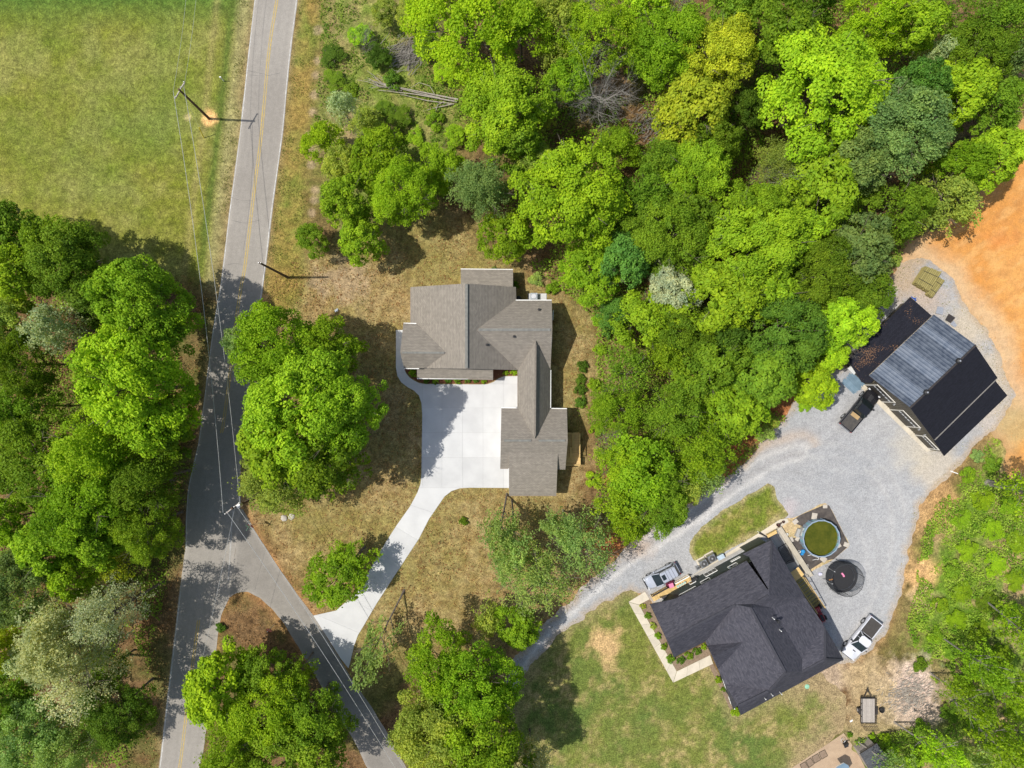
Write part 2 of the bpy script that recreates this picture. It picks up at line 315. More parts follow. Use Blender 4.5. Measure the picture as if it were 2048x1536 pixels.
GRAVEL = [(1000,1385),(1030,1310),(1090,1250),(1150,1190),(1215,1130),(1262,1080),(1300,1055),(1345,1035),(1390,1002),(1440,958),(1485,930),(1530,880),(1580,820),(1615,772),(1655,742),(1690,730),(1680,690),(1720,640),(1765,595),(1775,565),(1800,530),(1835,512),(1870,530),(1905,560),(1925,600),(1960,640),(1990,690),(2010,740),(2030,790),(2010,830),(1975,872),(1940,900),(1920,935),(1890,960),(1860,985),(1840,1010),(1830,1060),(1815,1110),(1808,1160),(1795,1200),(1785,1240),(1768,1272),(1742,1302),(1715,1320),(1690,1330),(1640,1330),(1540,1200),(1400,1210),(1310,1212),(1286,1188),(1262,1180),(1235,1193),(1180,1225),(1120,1268),(1075,1312),(1045,1350),(1025,1400)]
ISLAND = [(1385,1120),(1376,1100),(1380,1082),(1395,1062),(1430,1032),(1480,1000),(1535,966),(1548,974),(1556,998),(1568,1018),(1577,1028),(1568,1036),(1440,1112),(1400,1122)]
LAWN = [(1020,1390),(1066,1305),(1112,1262),(1172,1219),(1228,1187),(1262,1176),(1300,1215),(1348,1320),(1410,1290),(1470,1425),(1560,1380),(1640,1345),(1690,1390),(1690,1460),(1640,1500),(1590,1545),(1500,1680),(1010,1680)]
DIRT = [(2200,225),(2040,240),(1990,320),(1950,400),(1890,450),(1820,480),(1790,525),(1815,545),(1860,560),(1895,580),(1915,620),(1945,665),(1970,705),(1990,755),(2005,800),(1990,825),(1970,865),(2010,885),(2005,930),(2020,960),(2120,955),(2260,700)]
FIELD = [(-600,-600),(570,-600),(524,-130),(509,0),(497,102),(478,273),(458,427),(447,525),(438,580),(330,560),(200,540),(80,480),(-100,420),(-600,400)]
VERGE = [(612,-130),(595,0),(577,147),(565,273),(546,410),(533,525),(521,616),(560,640),(600,600),(612,480),(612,350),(625,200),(640,0),(650,-130)]
YARD = [(600,490),(700,480),(780,440),(870,420),(960,450),(1000,500),(1090,560),(1160,600),(1215,650),(1190,720),(1180,900),(1170,1000),(1220,1100),(1100,1240),(1000,1310),(800,1330),(690,1400),(640,1240),(560,1140),(490,1020),(505,740),(520,620),(545,560)]
BRUSH = [(1985,870),(1920,960),(1870,1010),(1845,1060),(1835,1110),(1830,1180),(1810,1250),(1840,1330),(1900,1400),(1880,1440),(1700,1480),(1690,1680),(2500,1680),(2500,850)]
CLEAR = [(640,-100),(640,120),(625,250),(640,400),(700,470),(760,430),(900,330),(940,210),(860,100),(800,-100)]

def ground_cols(x, y):
    P = np.stack([x, y], 1); n1 = fbm(x, y, .22, 5); n2 = fbm(x, y, .9, 15); n3 = fbm(x, y, 2.6, 25, 3); n4 = fbm(x, y, .08, 35, 3)
    j = (n2-.5)*3
    c = lerp((.135, .075, .032), (.215, .135, .065), smooth01(n2-.5, .35)); c = c*(1-.45*smooth01(n3-.62, .1))[:, None]      # leaf litter
    g = smooth01(n1-.56, .12)*.6; c = c*(1-g[:, None])+np.array((.09, .12, .022))*g[:, None]
    def put(c, col, mask): return c*(1-mask[:, None])+col*mask[:, None]
    y1 = lerp((.24, .165, .06), (.36, .27, .13), smooth01(n2-.5, .3)); gg = smooth01(n1-.47, .2)*.6; y1 = y1*(1-gg[:, None])+np.array((.205, .19, .048))*gg[:, None]
    gs = smooth01(n3-.6, .12)*.4; y1 = y1*(1-gs[:, None])+np.array((.16, .09, .032))*gs[:, None]
    c = put(c, y1, smooth01(sdf(P, wpts(YARD))+j, 2.0))
    cl = lerp((.17, .20, .035), (.33, .24, .12), smooth01(n1-.5, .25)); cg = smooth01(n2-.5, .15)*.6; cl = cl*(1-cg[:, None])+np.array((.12, .20, .02))*cg[:, None]
    c = put(c, cl, smooth01(sdf(P, wpts(CLEAR))+j, 3.0))
    f = lerp((.150, .168, .020), (.205, .20, .042), smooth01(n2-.5, .3)); fy = smooth01(n1-.6, .12)*.35; f = f*(1-fy[:, None])+np.array((.29, .27, .10))*fy[:, None]
    fg = smooth01(n4-.55, .15)*.5; f = f*(1-fg[:, None])+np.array((.09, .16, .022))*fg[:, None]
    gt = smooth01((y-(768-30)/16)+(n2-.5)*2, 2.0)*smooth01(-x-20+(n1-.5)*12, 12); f = f*(1-gt[:, None])+np.array((.085, .145, .022))*gt[:, None]   # dark green strip by the top edge
    # ditch and mown verge beside the road
    rl = wpts(ROAD_L); d = np.full(len(x), 1e9)
    for i in range(len(rl)-1):
        ax, ay = rl[i]; bx, by = rl[i+1]; L = (bx-ax)**2+(by-ay)**2; t = np.clip(((x-ax)*(bx-ax)+(y-ay)*(by-ay))/L, 0, 1); d = np.minimum(d, np.hypot(x-ax-t*(bx-ax), y-ay-t*(by-ay)))
    dit = np.exp(-((d-2.7+(n2-.5)*.6)/.55)**2)*.9*smooth01(y-13, 6); f = f*(1-dit[:, None])+np.array((.09, .13, .022))*dit[:, None]
    vv = smooth01(2.0-d, .5)*.75; f = f*(1-vv[:, None])+np.array((.30, .27, .12))*vv[:, None]
    v3 = np.exp(-((d-4.6)/.5)**2)*.35; f = f*(1-v3[:, None])+np.array((.33, .26, .11))*v3[:, None]
    c = put(c, f, smooth01(sdf(P, wpts(FIELD))+j*.6, 1.6))
    v = lerp((.24, .20, .05), (.155, .18, .03), smooth01(n2-.5, .25)); vo = smooth01(n1-.5, .1)*.5; v = v*(1-vo[:, None])+np.array((.30, .17, .055))*vo[:, None]
    c = put(c, v, smooth01(sdf(P, wpts(VERGE))+j*.25, .8))
    b = lerp((.12, .20, .02), (.34, .24, .12), smooth01(n1-.52, .2)); bb = smooth01(n2-.52, .12)*.8; b = b*(1-bb[:, None])+np.array((.10, .19, .015))*bb[:, None]
    c = put(c, b, smooth01(sdf(P, wpts(BRUSH))+j, 2.5))
    # bare soil rim of the roads, orange near junction and gravel
    def rim(poly, col, wd, am):
        nonlocal c
        s = sdf(P, wpts(poly)); k = np.exp(-np.clip(-s-.05, 0, 9)/wd)*(s < .3)*am*smooth01(n2-.35, .3); c = put(c, np.array(col), k)
    rim([(432,1305),(442,1230),(458,1197),(495,1184),(543,1216),(591,1284),(615,1325),(700,1353),(626,1230),(554,1130),(482,1011),(440,1100)], (.40, .20, .08), .5, .7)
    rim(GRAVEL, (.44, .25, .12), 1.0, .6); rim(DIRT, (.52, .32, .14), .8, .5)
    rim(ROAD_L+ROAD_R[::-1], (.34, .24, .13), .5, .55)
    def spot(px, py, r, col, am=1.0, asp=1.0):
        nonlocal c
        q = W(px, py); k = smooth01(r/16-np.hypot(x-q.x, (y-q.y)*asp)+(n2-.5)*r/16*1.3, r/16*.35)*am; c = put(c, np.array(col), k)
    spot(418, 236, 13, (.80, .47, .19)); spot(375, 235, 7, (.5, .4, .2), .6)
    for px, py in ((1240, 960), (1225, 1085), (1310, 1080), (1180, 1070), (1470, 900), (1500, 860), (1560, 800), (1440, 935)): spot(px, py, 28, (.36, .12, .04), .8)
    spot(1818, 1388, 62, (.56, .43, .36)); spot(1660, 1355, 42, (.40, .30, .21), .9); spot(1740, 1365, 55, (.42, .31, .17), .8); spot(1750, 1440, 60, (.38, .29, .16), .7); spot(1835, 1420, 40, (.46, .35, .27), .8)
    spot(1845, 1150, 35, (.62, .37, .17), .8); spot(1860, 1030, 45, (.46, .28, .13), .8); spot(1880, 990, 35, (.42, .25, .11), .8); spot(1850, 1200, 28, (.50, .36, .20), .7)
    spot(1230, 770, 60, (.30, .21, .10), .5); spot(690, 560, 45, (.36, .26, .16), .7); spot(640, 560, 20, (.3, .22, .13), .7); spot(522, 598, 14, (.5, .3, .12), .7)
    [spot(a, b, 8, (.38, .28, .18), .6) for a, b in ((628, 400), (624, 425), (630, 380), (628, 190), (631, 150), (634, 120), (620, 300), (622, 330), (636, 60), (618, 270), (625, 225))]
    return c
xs = np.concatenate([[-600, -300, -150, -100], np.arange(-76, 76.01, .25), [100, 150, 300, 600]]); ys = np.concatenate([[-600, -300, -140, -90], np.arange(-58, 58.01, .25), [90, 140, 300, 600]])
X, Y = np.meshgrid(xs, ys, indexing='ij'); x = X.ravel(); y = Y.ravel(); idx = np.arange(len(x)).reshape(X.shape)
F = np.stack([idx[:-1, :-1].ravel(), idx[1:, :-1].ravel(), idx[1:, 1:].ravel(), idx[:-1, 1:].ravel()], 1)
P = np.stack([x, y], 1)
hard = np.maximum.reduce([sdf(P, wpts(pp)) for pp in (ROAD_L+ROAD_R[::-1]+[], ROAD_L[9:]+ROAD_R2[::-1]+SIDE_L[:1]+[(482, 1011)], SIDE_R+SIDE_L[::-1], DRIVE, GRAVEL, LAWN, DIRT, [(795, 530), (1180, 530), (1180, 1000), (990, 1000), (990, 780), (795, 780)], [(1240, 1170), (1760, 1000), (1760, 1450), (1440, 1450)])])
Z = np.clip(-hard-.3, 0, 1.5)/1.5*(fbm(x, y, .5, 61)-.5)*.45-.03*np.clip(-hard, 0, 1)
me = np_mesh('ground', np.column_stack([x, y, Z]), F, ground_cols(x, y)); me.materials.append(ground_mat('soil_and_grass', 7.5, .34, .8, 1.9, .22))
tag(link('ground', me), kind='structure')

# green lawn of the charcoal house, dirt clearing, gravel yard
def lawn_cols(x, y, s):
    n1 = fbm(x, y, .16, 205); n2 = fbm(x, y, .55, 215); n3 = fbm(x, y, 2.2, 225, 3)
    c = lerp((.155, .175, .035), (.105, .15, .032), smooth01(n1-.5, .2)); t = smooth01(n2-.52, .13)*.85
    c = c*(1-t[:, None])+lerp((.19, .185, .05), (.36, .28, .12), smooth01(n3-.56, .15))*t[:, None]
    q = W(1213, 1293); k = smooth01(2.1-np.hypot(x-q.x, y-q.y)+(n2-.5)*3+(n3-.5)*1.2, .9); c = c*(1-k[:, None])+np.array((.50, .34, .16))*k[:, None]
    k = smooth01(1.2-s+(n2-.5)*1.4, .8)*.6; c = c*(1-k[:, None])+np.array((.30, .24, .12))*k[:, None]
    k = smooth01(2.6-s+(n2-.5)*3.5+(n3-.5)*1.5, 1.6)*smooth01(x-35, 4)*.95; c = c*(1-k[:, None])+lerp((.34, .26, .14), (.28, .20, .11), smooth01(n1-.5, .3))*k[:, None]
    return c
gm = ground_mat('lawn_grass', 8.0, .35, .8, 2.2, .2)
sheet('green_lawn', rough_poly(LAWN, .5, .4, 3), .012, .25, lawn_cols, gm)
def dirt_cols(x, y, s):
    n1 = fbm(x, y, .25, 305); n2 = fbm(x, y, 1.2, 315)
    c = lerp((.55, .245, .062), (.61, .31, .095), smooth01(n1-.5, .25)); k = smooth01(n2-.58, .12)*.45; c = c*(1-k[:, None])+np.array((.45, .21, .07))*k[:, None]; k = smooth01(fbm(x*.35+y*.2, y*.9-x*.6, 1.1, 335)-.56, .08)*.4; c = c*(1-k[:, None])+np.array((.64, .38, .15))*k[:, None]
    q = W(2000, 480); k = smooth01(1.2-np.hypot((x-q.x)*.7, y-q.y)+(n2-.5)*2, .8)*.6; c = c*(1-k[:, None])+np.array((.55, .2, .05))*k[:, None]
    k = smooth01(2.2-np.abs(sdf(np.stack([x, y], 1), wpts(GRAVEL)))+(n1-.5)*3, 1.4)*.6; c = c*(1-k[:, None])+np.array((.52, .40, .26))*k[:, None]
    q = W(2030, 850); k = smooth01(2.6-np.hypot(x-q.x, y-q.y)+(n2-.5)*2, 1.)*.6; c = c*(1-k[:, None])+np.array((.36, .28, .12))*k[:, None]
    k = smooth01(.7-s+(n2-.5)*1.2, .6)*.6; c = c*(1-k[:, None])+np.array((.36, .22, .10))*k[:, None]
    return c
sheet('dirt_clearing', rough_poly(DIRT, .7, .4, 13), .016, .25, dirt_cols, ground_mat('orange_subsoil', 6, .10, .7, 1.5, .08, .08))
TRACK = [(1020,1365),(1060,1290),(1120,1232),(1200,1160),(1280,1100),(1350,1060),(1420,1010),(1480,965),(1540,925),(1600,905)]
YT = [catmull(p_, 5) for p_ in ([(1560,915),(1650,900),(1740,930),(1790,1000),(1795,1100),(1760,1200),(1725,1265)], [(1600,900),(1680,850),(1730,800),(1760,790)], [(1600,915),(1700,960),(1800,940),(1880,900),(1960,850)], [(1500,950),(1600,960),(1680,1000),(1740,1080),(1750,1180)])]
def gravel_cols(x, y, s):
    n1 = fbm(x, y, .18, 405); n2 = fbm(x, y, .8, 415); n3 = fbm(x, y, 3, 425, 2)
    c = lerp((.315, .32, .33), (.375, .373, .375), smooth01(n1-.5, .3))*(1+.16*(n2-.5)+.16*(n3-.5))[:, None]
    def band(off, wd, col, am):
        nonlocal c
        q = wpts(TRACK); d = np.full(len(x), 1e9); sg = np.zeros(len(x))
        for i in range(len(q)-1):
            ax, ay = q[i]; bx, by = q[i+1]; L = (bx-ax)**2+(by-ay)**2; t = np.clip(((x-ax)*(bx-ax)+(y-ay)*(by-ay))/L, 0, 1)
            dd = np.hypot(x-ax-t*(bx-ax), y-ay-t*(by-ay)); cr = np.sign((bx-ax)*(y-ay)-(by-ay)*(x-ax)); m = dd < d; d = np.where(m, dd, d); sg = np.where(m, cr, sg)
        k = np.exp(-((d*sg-off+(n2-.5)*.5)/wd)**2)*am*smooth01(n1-.35, .3); c = c*(1-k[:, None])+np.array(col)*k[:, None]
    band(1.0, .35, (.56, .53, .50), .8); band(-.7, .35, (.56, .54, .52), .75); band(.1, .5, (.33, .30, .28), .5); band(2.2, .7, (.47, .36, .27), .7)
    for q0, off, col, am, wd_ in ((YT[0], .8, (.43, .42, .41), .55, .3), (YT[0], -.8, (.43, .42, .41), .55, .3), (YT[1], .8, (.27, .27, .275), .4, .35), (YT[1], -.8, (.27, .27, .275), .4, .35), (YT[2], .8, (.43, .42, .40), .4, .35), (YT[2], -.8, (.28, .28, .28), .35, .35), (YT[3], .75, (.28, .275, .27), .4, .3), (YT[3], -.75, (.42, .41, .40), .4, .3)):
        q = wpts(q0); d = np.full(len(x), 1e9); sg = np.zeros(len(x))
        for i in range(len(q)-1):
            ax, ay = q[i]; bx, by = q[i+1]; L = (bx-ax)**2+(by-ay)**2; t = np.clip(((x-ax)*(bx-ax)+(y-ay)*(by-ay))/L, 0, 1)
            dd = np.hypot(x-ax-t*(bx-ax), y-ay-t*(by-ay)); cr = np.sign((bx-ax)*(y-ay)-(by-ay)*(x-ax)); m = dd < d; d = np.where(m, dd, d); sg = np.where(m, cr, sg)
        k = np.exp(-((d*sg-off+(n2-.5)*.6)/wd_)**2)*am*smooth01(n1-.45+(n3-.5)*.4, .35); c = c*(1-k[:, None])+np.array(col)*k[:, None]
    for px, py, r, col, am in ((1870, 935, 45, (.52, .44, .33), .6), (1830, 900, 40, (.48, .43, .34), .5), (1800, 545, 45, (.42, .31, .20), .8), (1850, 600, 35, (.46, .34, .24), .6), (1940, 650, 45, (.50, .42, .31), .8), (1985, 740, 45, (.50, .42, .31), .7), (2000, 800, 35, (.46, .39, .3), .7), (1980, 850, 30, (.55, .45, .35), .5), (1275, 1090, 22, (.5, .36, .25), .7), (1580, 1020, 12, (.5, .4, .4), .5)):
        q = W(px, py); k = smooth01(r/16-np.hypot(x-q.x, y-q.y)+(n2-.5)*2.5, 1.2)*am; c = c*(1-k[:, None])+np.array(col)*k[:, None]
    k = smooth01(.45-s+(n2-.5)*1.0+(n3-.5)*.6, .4)*.6; c = c*(1-k[:, None])+np.array((.40, .29, .18))*k[:, None]
    return c
GRAV = rough_poly(GRAVEL, .55, .3, 23)
sheet('gravel_yard', GRAV, .028, .2, gravel_cols, ground_mat('crushed_gravel', 14, .20, .9, 3.0, .06, .05))
def isl_cols(x, y, s):
    n1 = fbm(x, y, .35, 505); n2 = fbm(x, y, 1.2, 515)
    c = lerp((.19, .20, .035), (.12, .17, .02), smooth01(n1-.5, .3)); k = smooth01(n2-.56, .14)*.6; c = c*(1-k[:, None])+np.array((.32, .25, .09))*k[:, None]
    k = smooth01(.5-s+(n2-.5)*1., .4)*.6; c = c*(1-k[:, None])+np.array((.40, .32, .18))*k[:, None]
    return c
sheet('lawn_island', rough_poly(ISLAND, .3, .3, 33), .05, .2, isl_cols, gm)
def poolyard_cols(x, y, s):
    n2 = fbm(x, y, 1.2, 615); return lerp((.52, .38, .22), (.42, .34, .18), smooth01(n2-.5, .3))
sheet('pool_yard_dirt', rough_poly([(1560,1046),(1572,1036),(1588,1036),(1640,1009),(1651,1006),(1660,1015),(1680,1052),(1699,1090),(1692,1098),(1667,1119),(1616,1147),(1612,1146),(1578,1080)], .12, .3, 43), .036, .15, poolyard_cols, ground_mat('sandy_soil', 10, .2, .8, 3, .1, .05))

CLX = [(571,-130),(553.7,0),(538,102.5),(523,266.6),(509,376),(491,525),(482,575),(471.6,647),(461,739),(447.7,842),(430,960),(412,1100),(397.5,1240),(386,1325),(372.5,1431),(361,1524),(340,1680)]
def asphalt_cols(k0=1.0):
    def f(x, y, s):
        n1 = fbm(x, y, .12, 705); n2 = fbm(x, y, .7, 715); n3 = fbm(x, y, 3, 725, 2)
        c = lerp((.262, .240, .212), (.312, .288, .256), smooth01(n1-.5, .3))*k0*(1+.08*(n2-.5)+.07*(n3-.5))[:, None]
        if k0 == 1.0:                                   # darker wheel paths and patched strips
            q = wpts(CLX); d = np.full(len(x), 1e9)
            for i in range(len(q)-1):
                ax, ay = q[i]; bx, by = q[i+1]; L = (bx-ax)**2+(by-ay)**2; t = np.clip(((x-ax)*(bx-ax)+(y-ay)*(by-ay))/L, 0, 1); d = np.minimum(d, np.hypot(x-ax-t*(bx-ax), y-ay-t*(by-ay)))
            wp = np.exp(-((d-.65)/.22)**2)+np.exp(-((d-1.85)/.22)**2); c = c*(1-.085*wp*smooth01(n1-.4, .4))[:, None]; c = c*(1-.10*np.exp(-((d-1.25)/.15)**2)*smooth01(n2-.55, .2))[:, None]
        k = smooth01(.25-s+(n2-.5)*.35, .2)*.35; c = c*(1-k[:, None])+np.array((.42, .38, .33))*k[:, None]; return c
    return f
asph = ground_mat('old_asphalt', 16, .09, .4, 2.5, .04, .02, .9)
main = ROAD_L+ROAD_R2[::-1]+ROAD_R[::-1]
sheet('road', rough_poly(main, .05, .5, 53), .02, .22, asphalt_cols(), asph)
def side_cols(x, y, s):
    c = asphalt_cols(.84)(x, y, s); n = fbm(x, y, .8, 735)
    return c*(1-.08*smooth01(n-.55, .1))[:, None]
sheet('side_road', rough_poly(SIDE_R+SIDE_L[::-1], .09, .5, 63), .024, .22, side_cols, asph)
def strip(name, pts, wd, z, m, kind='structure', parent=None, amp=0.0):
    q = [W(a, b) for a, b in pts]; q = [(p.x, p.y) for p in q]; q = catmull(q, 6); v = []; f = []
    for i, p in enumerate(q):
        a = Vector(q[max(i-1, 0)]); b = Vector(q[min(i+1, len(q)-1)]); d = (b-a).normalized(); nn = Vector((-d.y, d.x))
        ww = wd/2*(1+amp*random.uniform(-1, 1))
        v += [(p[0]+nn.x*ww, p[1]+nn.y*ww, z), (p[0]-nn.x*ww, p[1]-nn.y*ww, z)]
    f = [(2*i, 2*i+1, 2*i+3, 2*i+2) for i in range(len(q)-1)]
    mb = MB(); mb.add(v, f); o = mb.build(name, m, parent)
    if kind: tag(o, kind=kind)
    return o
CL = [(571,-130),(553.7,0),(538,102.5),(523,266.6),(509,376),(491,525),(482,575),(471.6,647),(461,739),(447.7,842),(443,866)]
CL2 = [(397.5,1240),(386,1325),(372.5,1431),(361,1524),(340,1680)]
for o in (-2.0, 2.0):
    strip('road_marking', [(a+o, b) for a, b in CL], .11, .0285, M['yellow'], amp=.25); strip('road_marking', [(a+o, b) for a, b in CL2], .11, .0285, M['yellow'], amp=.15)
strip('edge_line', [(a+1.6, b) for a, b in ROAD_L[:13]], .07, .0285, M['roadwhite'], amp=.35)
strip('edge_line', [(a-2.2, b) for a, b in ROAD_R[:9]], .08, .0285, M['roadwhite'], amp=.6)
strip('edge_line', [(a+2.4, b) for a, b in ROAD_L[13:]], .08, .0285, M['roadwhite'], amp=.35)
# tar seam where the side road meets the main road, and cracks
strip('pavement_seam', [(466,1020),(463,1060),(460,1110),(457,1160)], .18, .0285, mat('light_aggregate', (.40, .385, .36), None, 6, .95), amp=.3)
tar = mat('tar_crack', (.13, .125, .12), None, 3, .8)
for pts in ([(531,1100),(520,1140),(510,1180)], [(462,135),(490,140),(535,150)][1:], [(462,395),(480,400),(505,402)], [(499,150),(530,152),(560,146)], [(505,250),(505,330),(498,420),(487,500)], [(462,440),(490,446),(520,440)], [(455,530),(470,527),(484,529)]): strip('tar_crack', pts, .028, .029, tar, amp=.5)

# concrete driveway: slabs cut apart along their joints
def clip(poly, cell):
    out = poly
    for i in range(len(cell)):
        a = cell[i]; b = cell[(i+1) % len(cell)]; inp = out; out = []
        side = lambda p: (b[0]-a[0])*(p[1]-a[1])-(b[1]-a[1])*(p[0]-a[0])
        for j in range(len(inp)):
            p, q = inp[j], inp[(j+1) % len(inp)]; sp, sq = side(p), side(q)
            if sp >= 0: out.append(p)
            if sp*sq < 0: t = sp/(sp-sq); out.append((p[0]+t*(q[0]-p[0]), p[1]+t*(q[1]-p[1])))
        if not out: return []
    return out
def dens(pp):
    out = []
    for i in range(len(pp)):
        a, b = pp[i], pp[(i+1) % len(pp)]; out.append(a)
    return out
dr = [tuple(W(a, b)[:2]) for a, b in DRIVE]
base = MB(); base.prism(dr, -.02, .016); drv = base.build('driveway', M['joint']); tag(drv, kind='structure')
cells = []
xsl = [790, 845, 884, 925, 966, 1007, 1042]; ysl = [655, 700, 745, 768, 815.5, 865, 915, 975.5, 1014]
def cellp(a, b, c, d): return [tuple(W(*p)[:2]) for p in (a, b, c, d)]
for i in range(len(xsl)-1):
    for k in range(len(ysl)-2): cells.append(cellp((xsl[i], ysl[k+1]), (xsl[i+1], ysl[k+1]), (xsl[i+1], ysl[k]), (xsl[i], ysl[k])))
ax = [((800,975.5),(1030,975.5)), ((815,1008),(880,1030)), ((785,1050),(860,1095)), ((750,1100),(835,1150)), ((725,1150),(800,1200)), ((690,1190),(775,1240)), ((600,1215),(740,1275)), ((600,1350),(760,1350))]
for (a, b), (c, d) in zip(ax[:-1], ax[1:]): cells.append(cellp(c, d, b, a))
def inset(c, e):
    cx = sum(p[0] for p in c)/4; cy = sum(p[1] for p in c)/4; o = []
    for i in range(4):
        p0, p, p1 = Vector(c[i-1]), Vector(c[i]), Vector(c[(i+1) % 4]); d0 = (p-p0).normalized(); d1 = (p1-p).normalized(); n0 = Vector((-d0.y, d0.x)); n1 = Vector((-d1.y, d1.x)); bis = n0+n1; o.append(tuple(p+bis*(e/max(.3, 1+n0.dot(n1)))))
    return o
for c in cells:
    pl = clip(dr, inset(c, .006))
    if len(pl) >= 3:
        q = [pl[0]]
        for p in pl[1:]:
            if (Vector(p)-Vector(q[-1])).length > .01: q.append(p)
        if (Vector(q[0])-Vector(q[-1])).length < .01: q.pop()
        if len(q) < 3: continue
        z = .048+random.uniform(-.001, .001); MB().prism(q, -.01, z).build('concrete_slab', M['conc'], drv)
# mulch bed along the porch
MBED = [(808,737),(1036,738),(1036,750.5),(1007,751),(996,755.5),(986,762),(974,767),(962,767.6),(850,766.6),(838,764),(829,759.5),(821,753.5),(813,745)]
mb = MB(); mb.prism([tuple(W(a, b)[:2]) for a, b in MBED], -.01, .055); tag(mb.build('mulch_bed', M['mulch']), kind='structure')
# ================================================================== BUILDINGS
def roof(name, faces, m, parent, th=.16, fascia=None, up=Vector((0, 0, 1))):
    "faces: lists of (px, py, height); one slab mesh with shingle UVs running up each slope"
    org = parent.location; vid = {}; V = []; F = []; edges = {}
    def key(p):
        k = (round(p[0], 1), round(p[1], 1), round(p[2], 2))
        if k not in vid: vid[k] = len(V); V.append(W(*p)-org)
        return vid[k]
    for f in faces:
        ids = [key(p) for p in f]
        nrm = Vector((0, 0, 0))
        for i in range(len(ids)):
            a, b = V[ids[i]], V[ids[(i+1) % len(ids)]]; nrm += a.cross(b)
        if nrm.z < 0: ids = ids[::-1]
        F.append(ids)
        for i in range(len(ids)): e = (ids[i], ids[(i+1) % len(ids)]); edges[e] = 1
    nt_ = len(F); n = len(V); V2 = V+[v-Vector((0, 0, th)) for v in V]; FF = list(F); mi = [0]*nt_
    for f in F: FF.append([i+n for i in f[::-1]]); mi.append(1)
    for (a, b) in edges:
        if (b, a) not in edges: FF.append([b, a, a+n, b+n]); mi.append(1)
    me = bpy.data.meshes.new(name); me.from_pydata([tuple(v) for v in V2], [], FF); me.update()
    me.materials.append(m); me.materials.append(fascia or M['trim']); uv = me.uv_layers.new(name='UVMap')
    for p, k in zip(me.polygons, mi):
        p.material_index = k; nn = p.normal
        h = Vector((0, 0, 1)).cross(nn); h = h.normalized() if h.length > 1e-3 else Vector((1, 0, 0)); s = nn.cross(h)
        for li in p.loop_indices: c = me.vertices[me.loops[li].vertex_index].co; uv.data[li].uv = (c.dot(h), c.dot(s))
    return link(name, me, parent)
def walls(name, loop, m, parent, inset_px, cpx, drop=.14, z0=-.1):
    "wall skirt under a roof outline given as (px,py,h); each corner is pulled toward the middle pixel cpx"
    pts = [W(*p) for p in loop]; c = W(*cpx)
    a = sum(pts[i].x*pts[(i+1) % len(pts)].y-pts[(i+1) % len(pts)].x*pts[i].y for i in range(len(pts)))
    if a < 0: pts = pts[::-1]
    n = len(pts); q = []
    for i in range(n):
        p0, p, p1 = pts[i-1], pts[i], pts[(i+1) % n]; d0 = Vector((p.x-p0.x, p.y-p0.y)).normalized(); d1 = Vector((p1.x-p.x, p1.y-p.y)).normalized()
        n0 = Vector((-d0.y, d0.x)); n1 = Vector((-d1.y, d1.x)); b = (n0+n1)*(inset_px/PPM/max(.35, 1+n0.dot(n1))); q.append(Vector((p.x+b.x, p.y+b.y, p.z-drop)))
    mb = MB()
    for i in range(n):
        a, b = q[i], q[(i+1) % n]; mb.add([(a.x, a.y, z0), (b.x, b.y, z0), tuple(b), tuple(a)], [(0, 1, 2, 3)])
    return mb.build(name, m, parent, world=True), q
def ridge_strip(parent, p0, p1, wd=.3, m=None, name='ridge_vent', lift=.07):
    a = W(*p0); b = W(*p1); a.z += lift; b.z += lift; MB().beam(a, b, wd, .05).build(name, m or M['ridge'], parent, world=True)
def gutter(parent, p0, p1, m=None, wd=.11):
    a = W(*p0); b = W(*p1); d = (b-a).normalized(); a.z -= .07; b.z -= .07
    MB().beam(a, b, wd, .11).build('gutter', m or M['gutter'], parent, world=True)
def wall_window(parent, a, b, s, z, wd, ht, name='window', frame=None, out=.03, panes=(2, 1), glass='glass'):
    "window on the wall running from a to b (world xy), centre s metres from a; outward is to the right of a->b"
    a = Vector((a[0], a[1], 0)); b = Vector((b[0], b[1], 0)); d = (b-a).normalized(); nn = Vector((d.y, -d.x, 0)); c = a+d*s+Vector((0, 0, z)); ang = math.atan2(d.y, d.x)
    f = MB(); t = .07
    Rm = Matrix.Rotation(ang, 3, 'Z')
    def bx(mb, u, v, w_, h_, dep, off): mb.box(c+d*u+Vector((0, 0, v))+nn*off, (w_, dep, h_), rot=Rm)
    bx(f, -wd/2, 0, t, ht, .08, out); bx(f, wd/2, 0, t, ht, .08, out); bx(f, 0, ht/2, wd-t, t, .08, out); bx(f, 0, -ht/2, wd-t, t, .08, out)
    for i in range(1, panes[0]): bx(f, -wd/2+wd*i/panes[0], 0, t*.7, ht-t, .06, out)
    for i in range(1, panes[1]): bx(f, 0, -ht/2+ht*i/panes[1], wd-t, t*.6, .05, out+.002)
    wn = f.build(name, frame or M['white'], parent, world=True)
    g = MB(); bx(g, 0, 0, wd-t, ht-t, .02, out-.005); g.build('pane', M[glass], wn, world=True); return wn

# ---------------- tan-roofed house
A = thing('tan_roofed_house', 'sprawling new single-storey house with tan shingle roof beside the white driveway', 'house', (-2, 2, 0))
HM = 7.2
def mh(px): return 3.1+(HM-3.1)*(px-822)/(933-822) if px < 933 else 3.1+(HM-3.1)*(1033-px)/100
mn = [[(822,574,3.1),(933,567,HM),(933,737.4,HM),(851,736.5,mh(851)),(892,705.6,mh(892)),(834,648,mh(834)),(822,647,3.1)],
      [(933,567,HM),(1031.8,574,3.15),(1037,740,2.95),(933,737.4,HM)]]
roof('roof', mn, M['roofA'], A)
rw = [[(834,648,mh(834)+.03),(892,705.6,mh(892)+.03),(800.5,705,mh(892)+.03),(806.7,646.5,mh(834)+.03)], [(892,705.6,mh(892)+.03),(851,736.5,mh(851)+.03),(808,736.2,mh(851)+.03),(800.5,705,mh(892)+.03)]]
roof('roof', rw, M['roofA'], A)
EH = 6.4
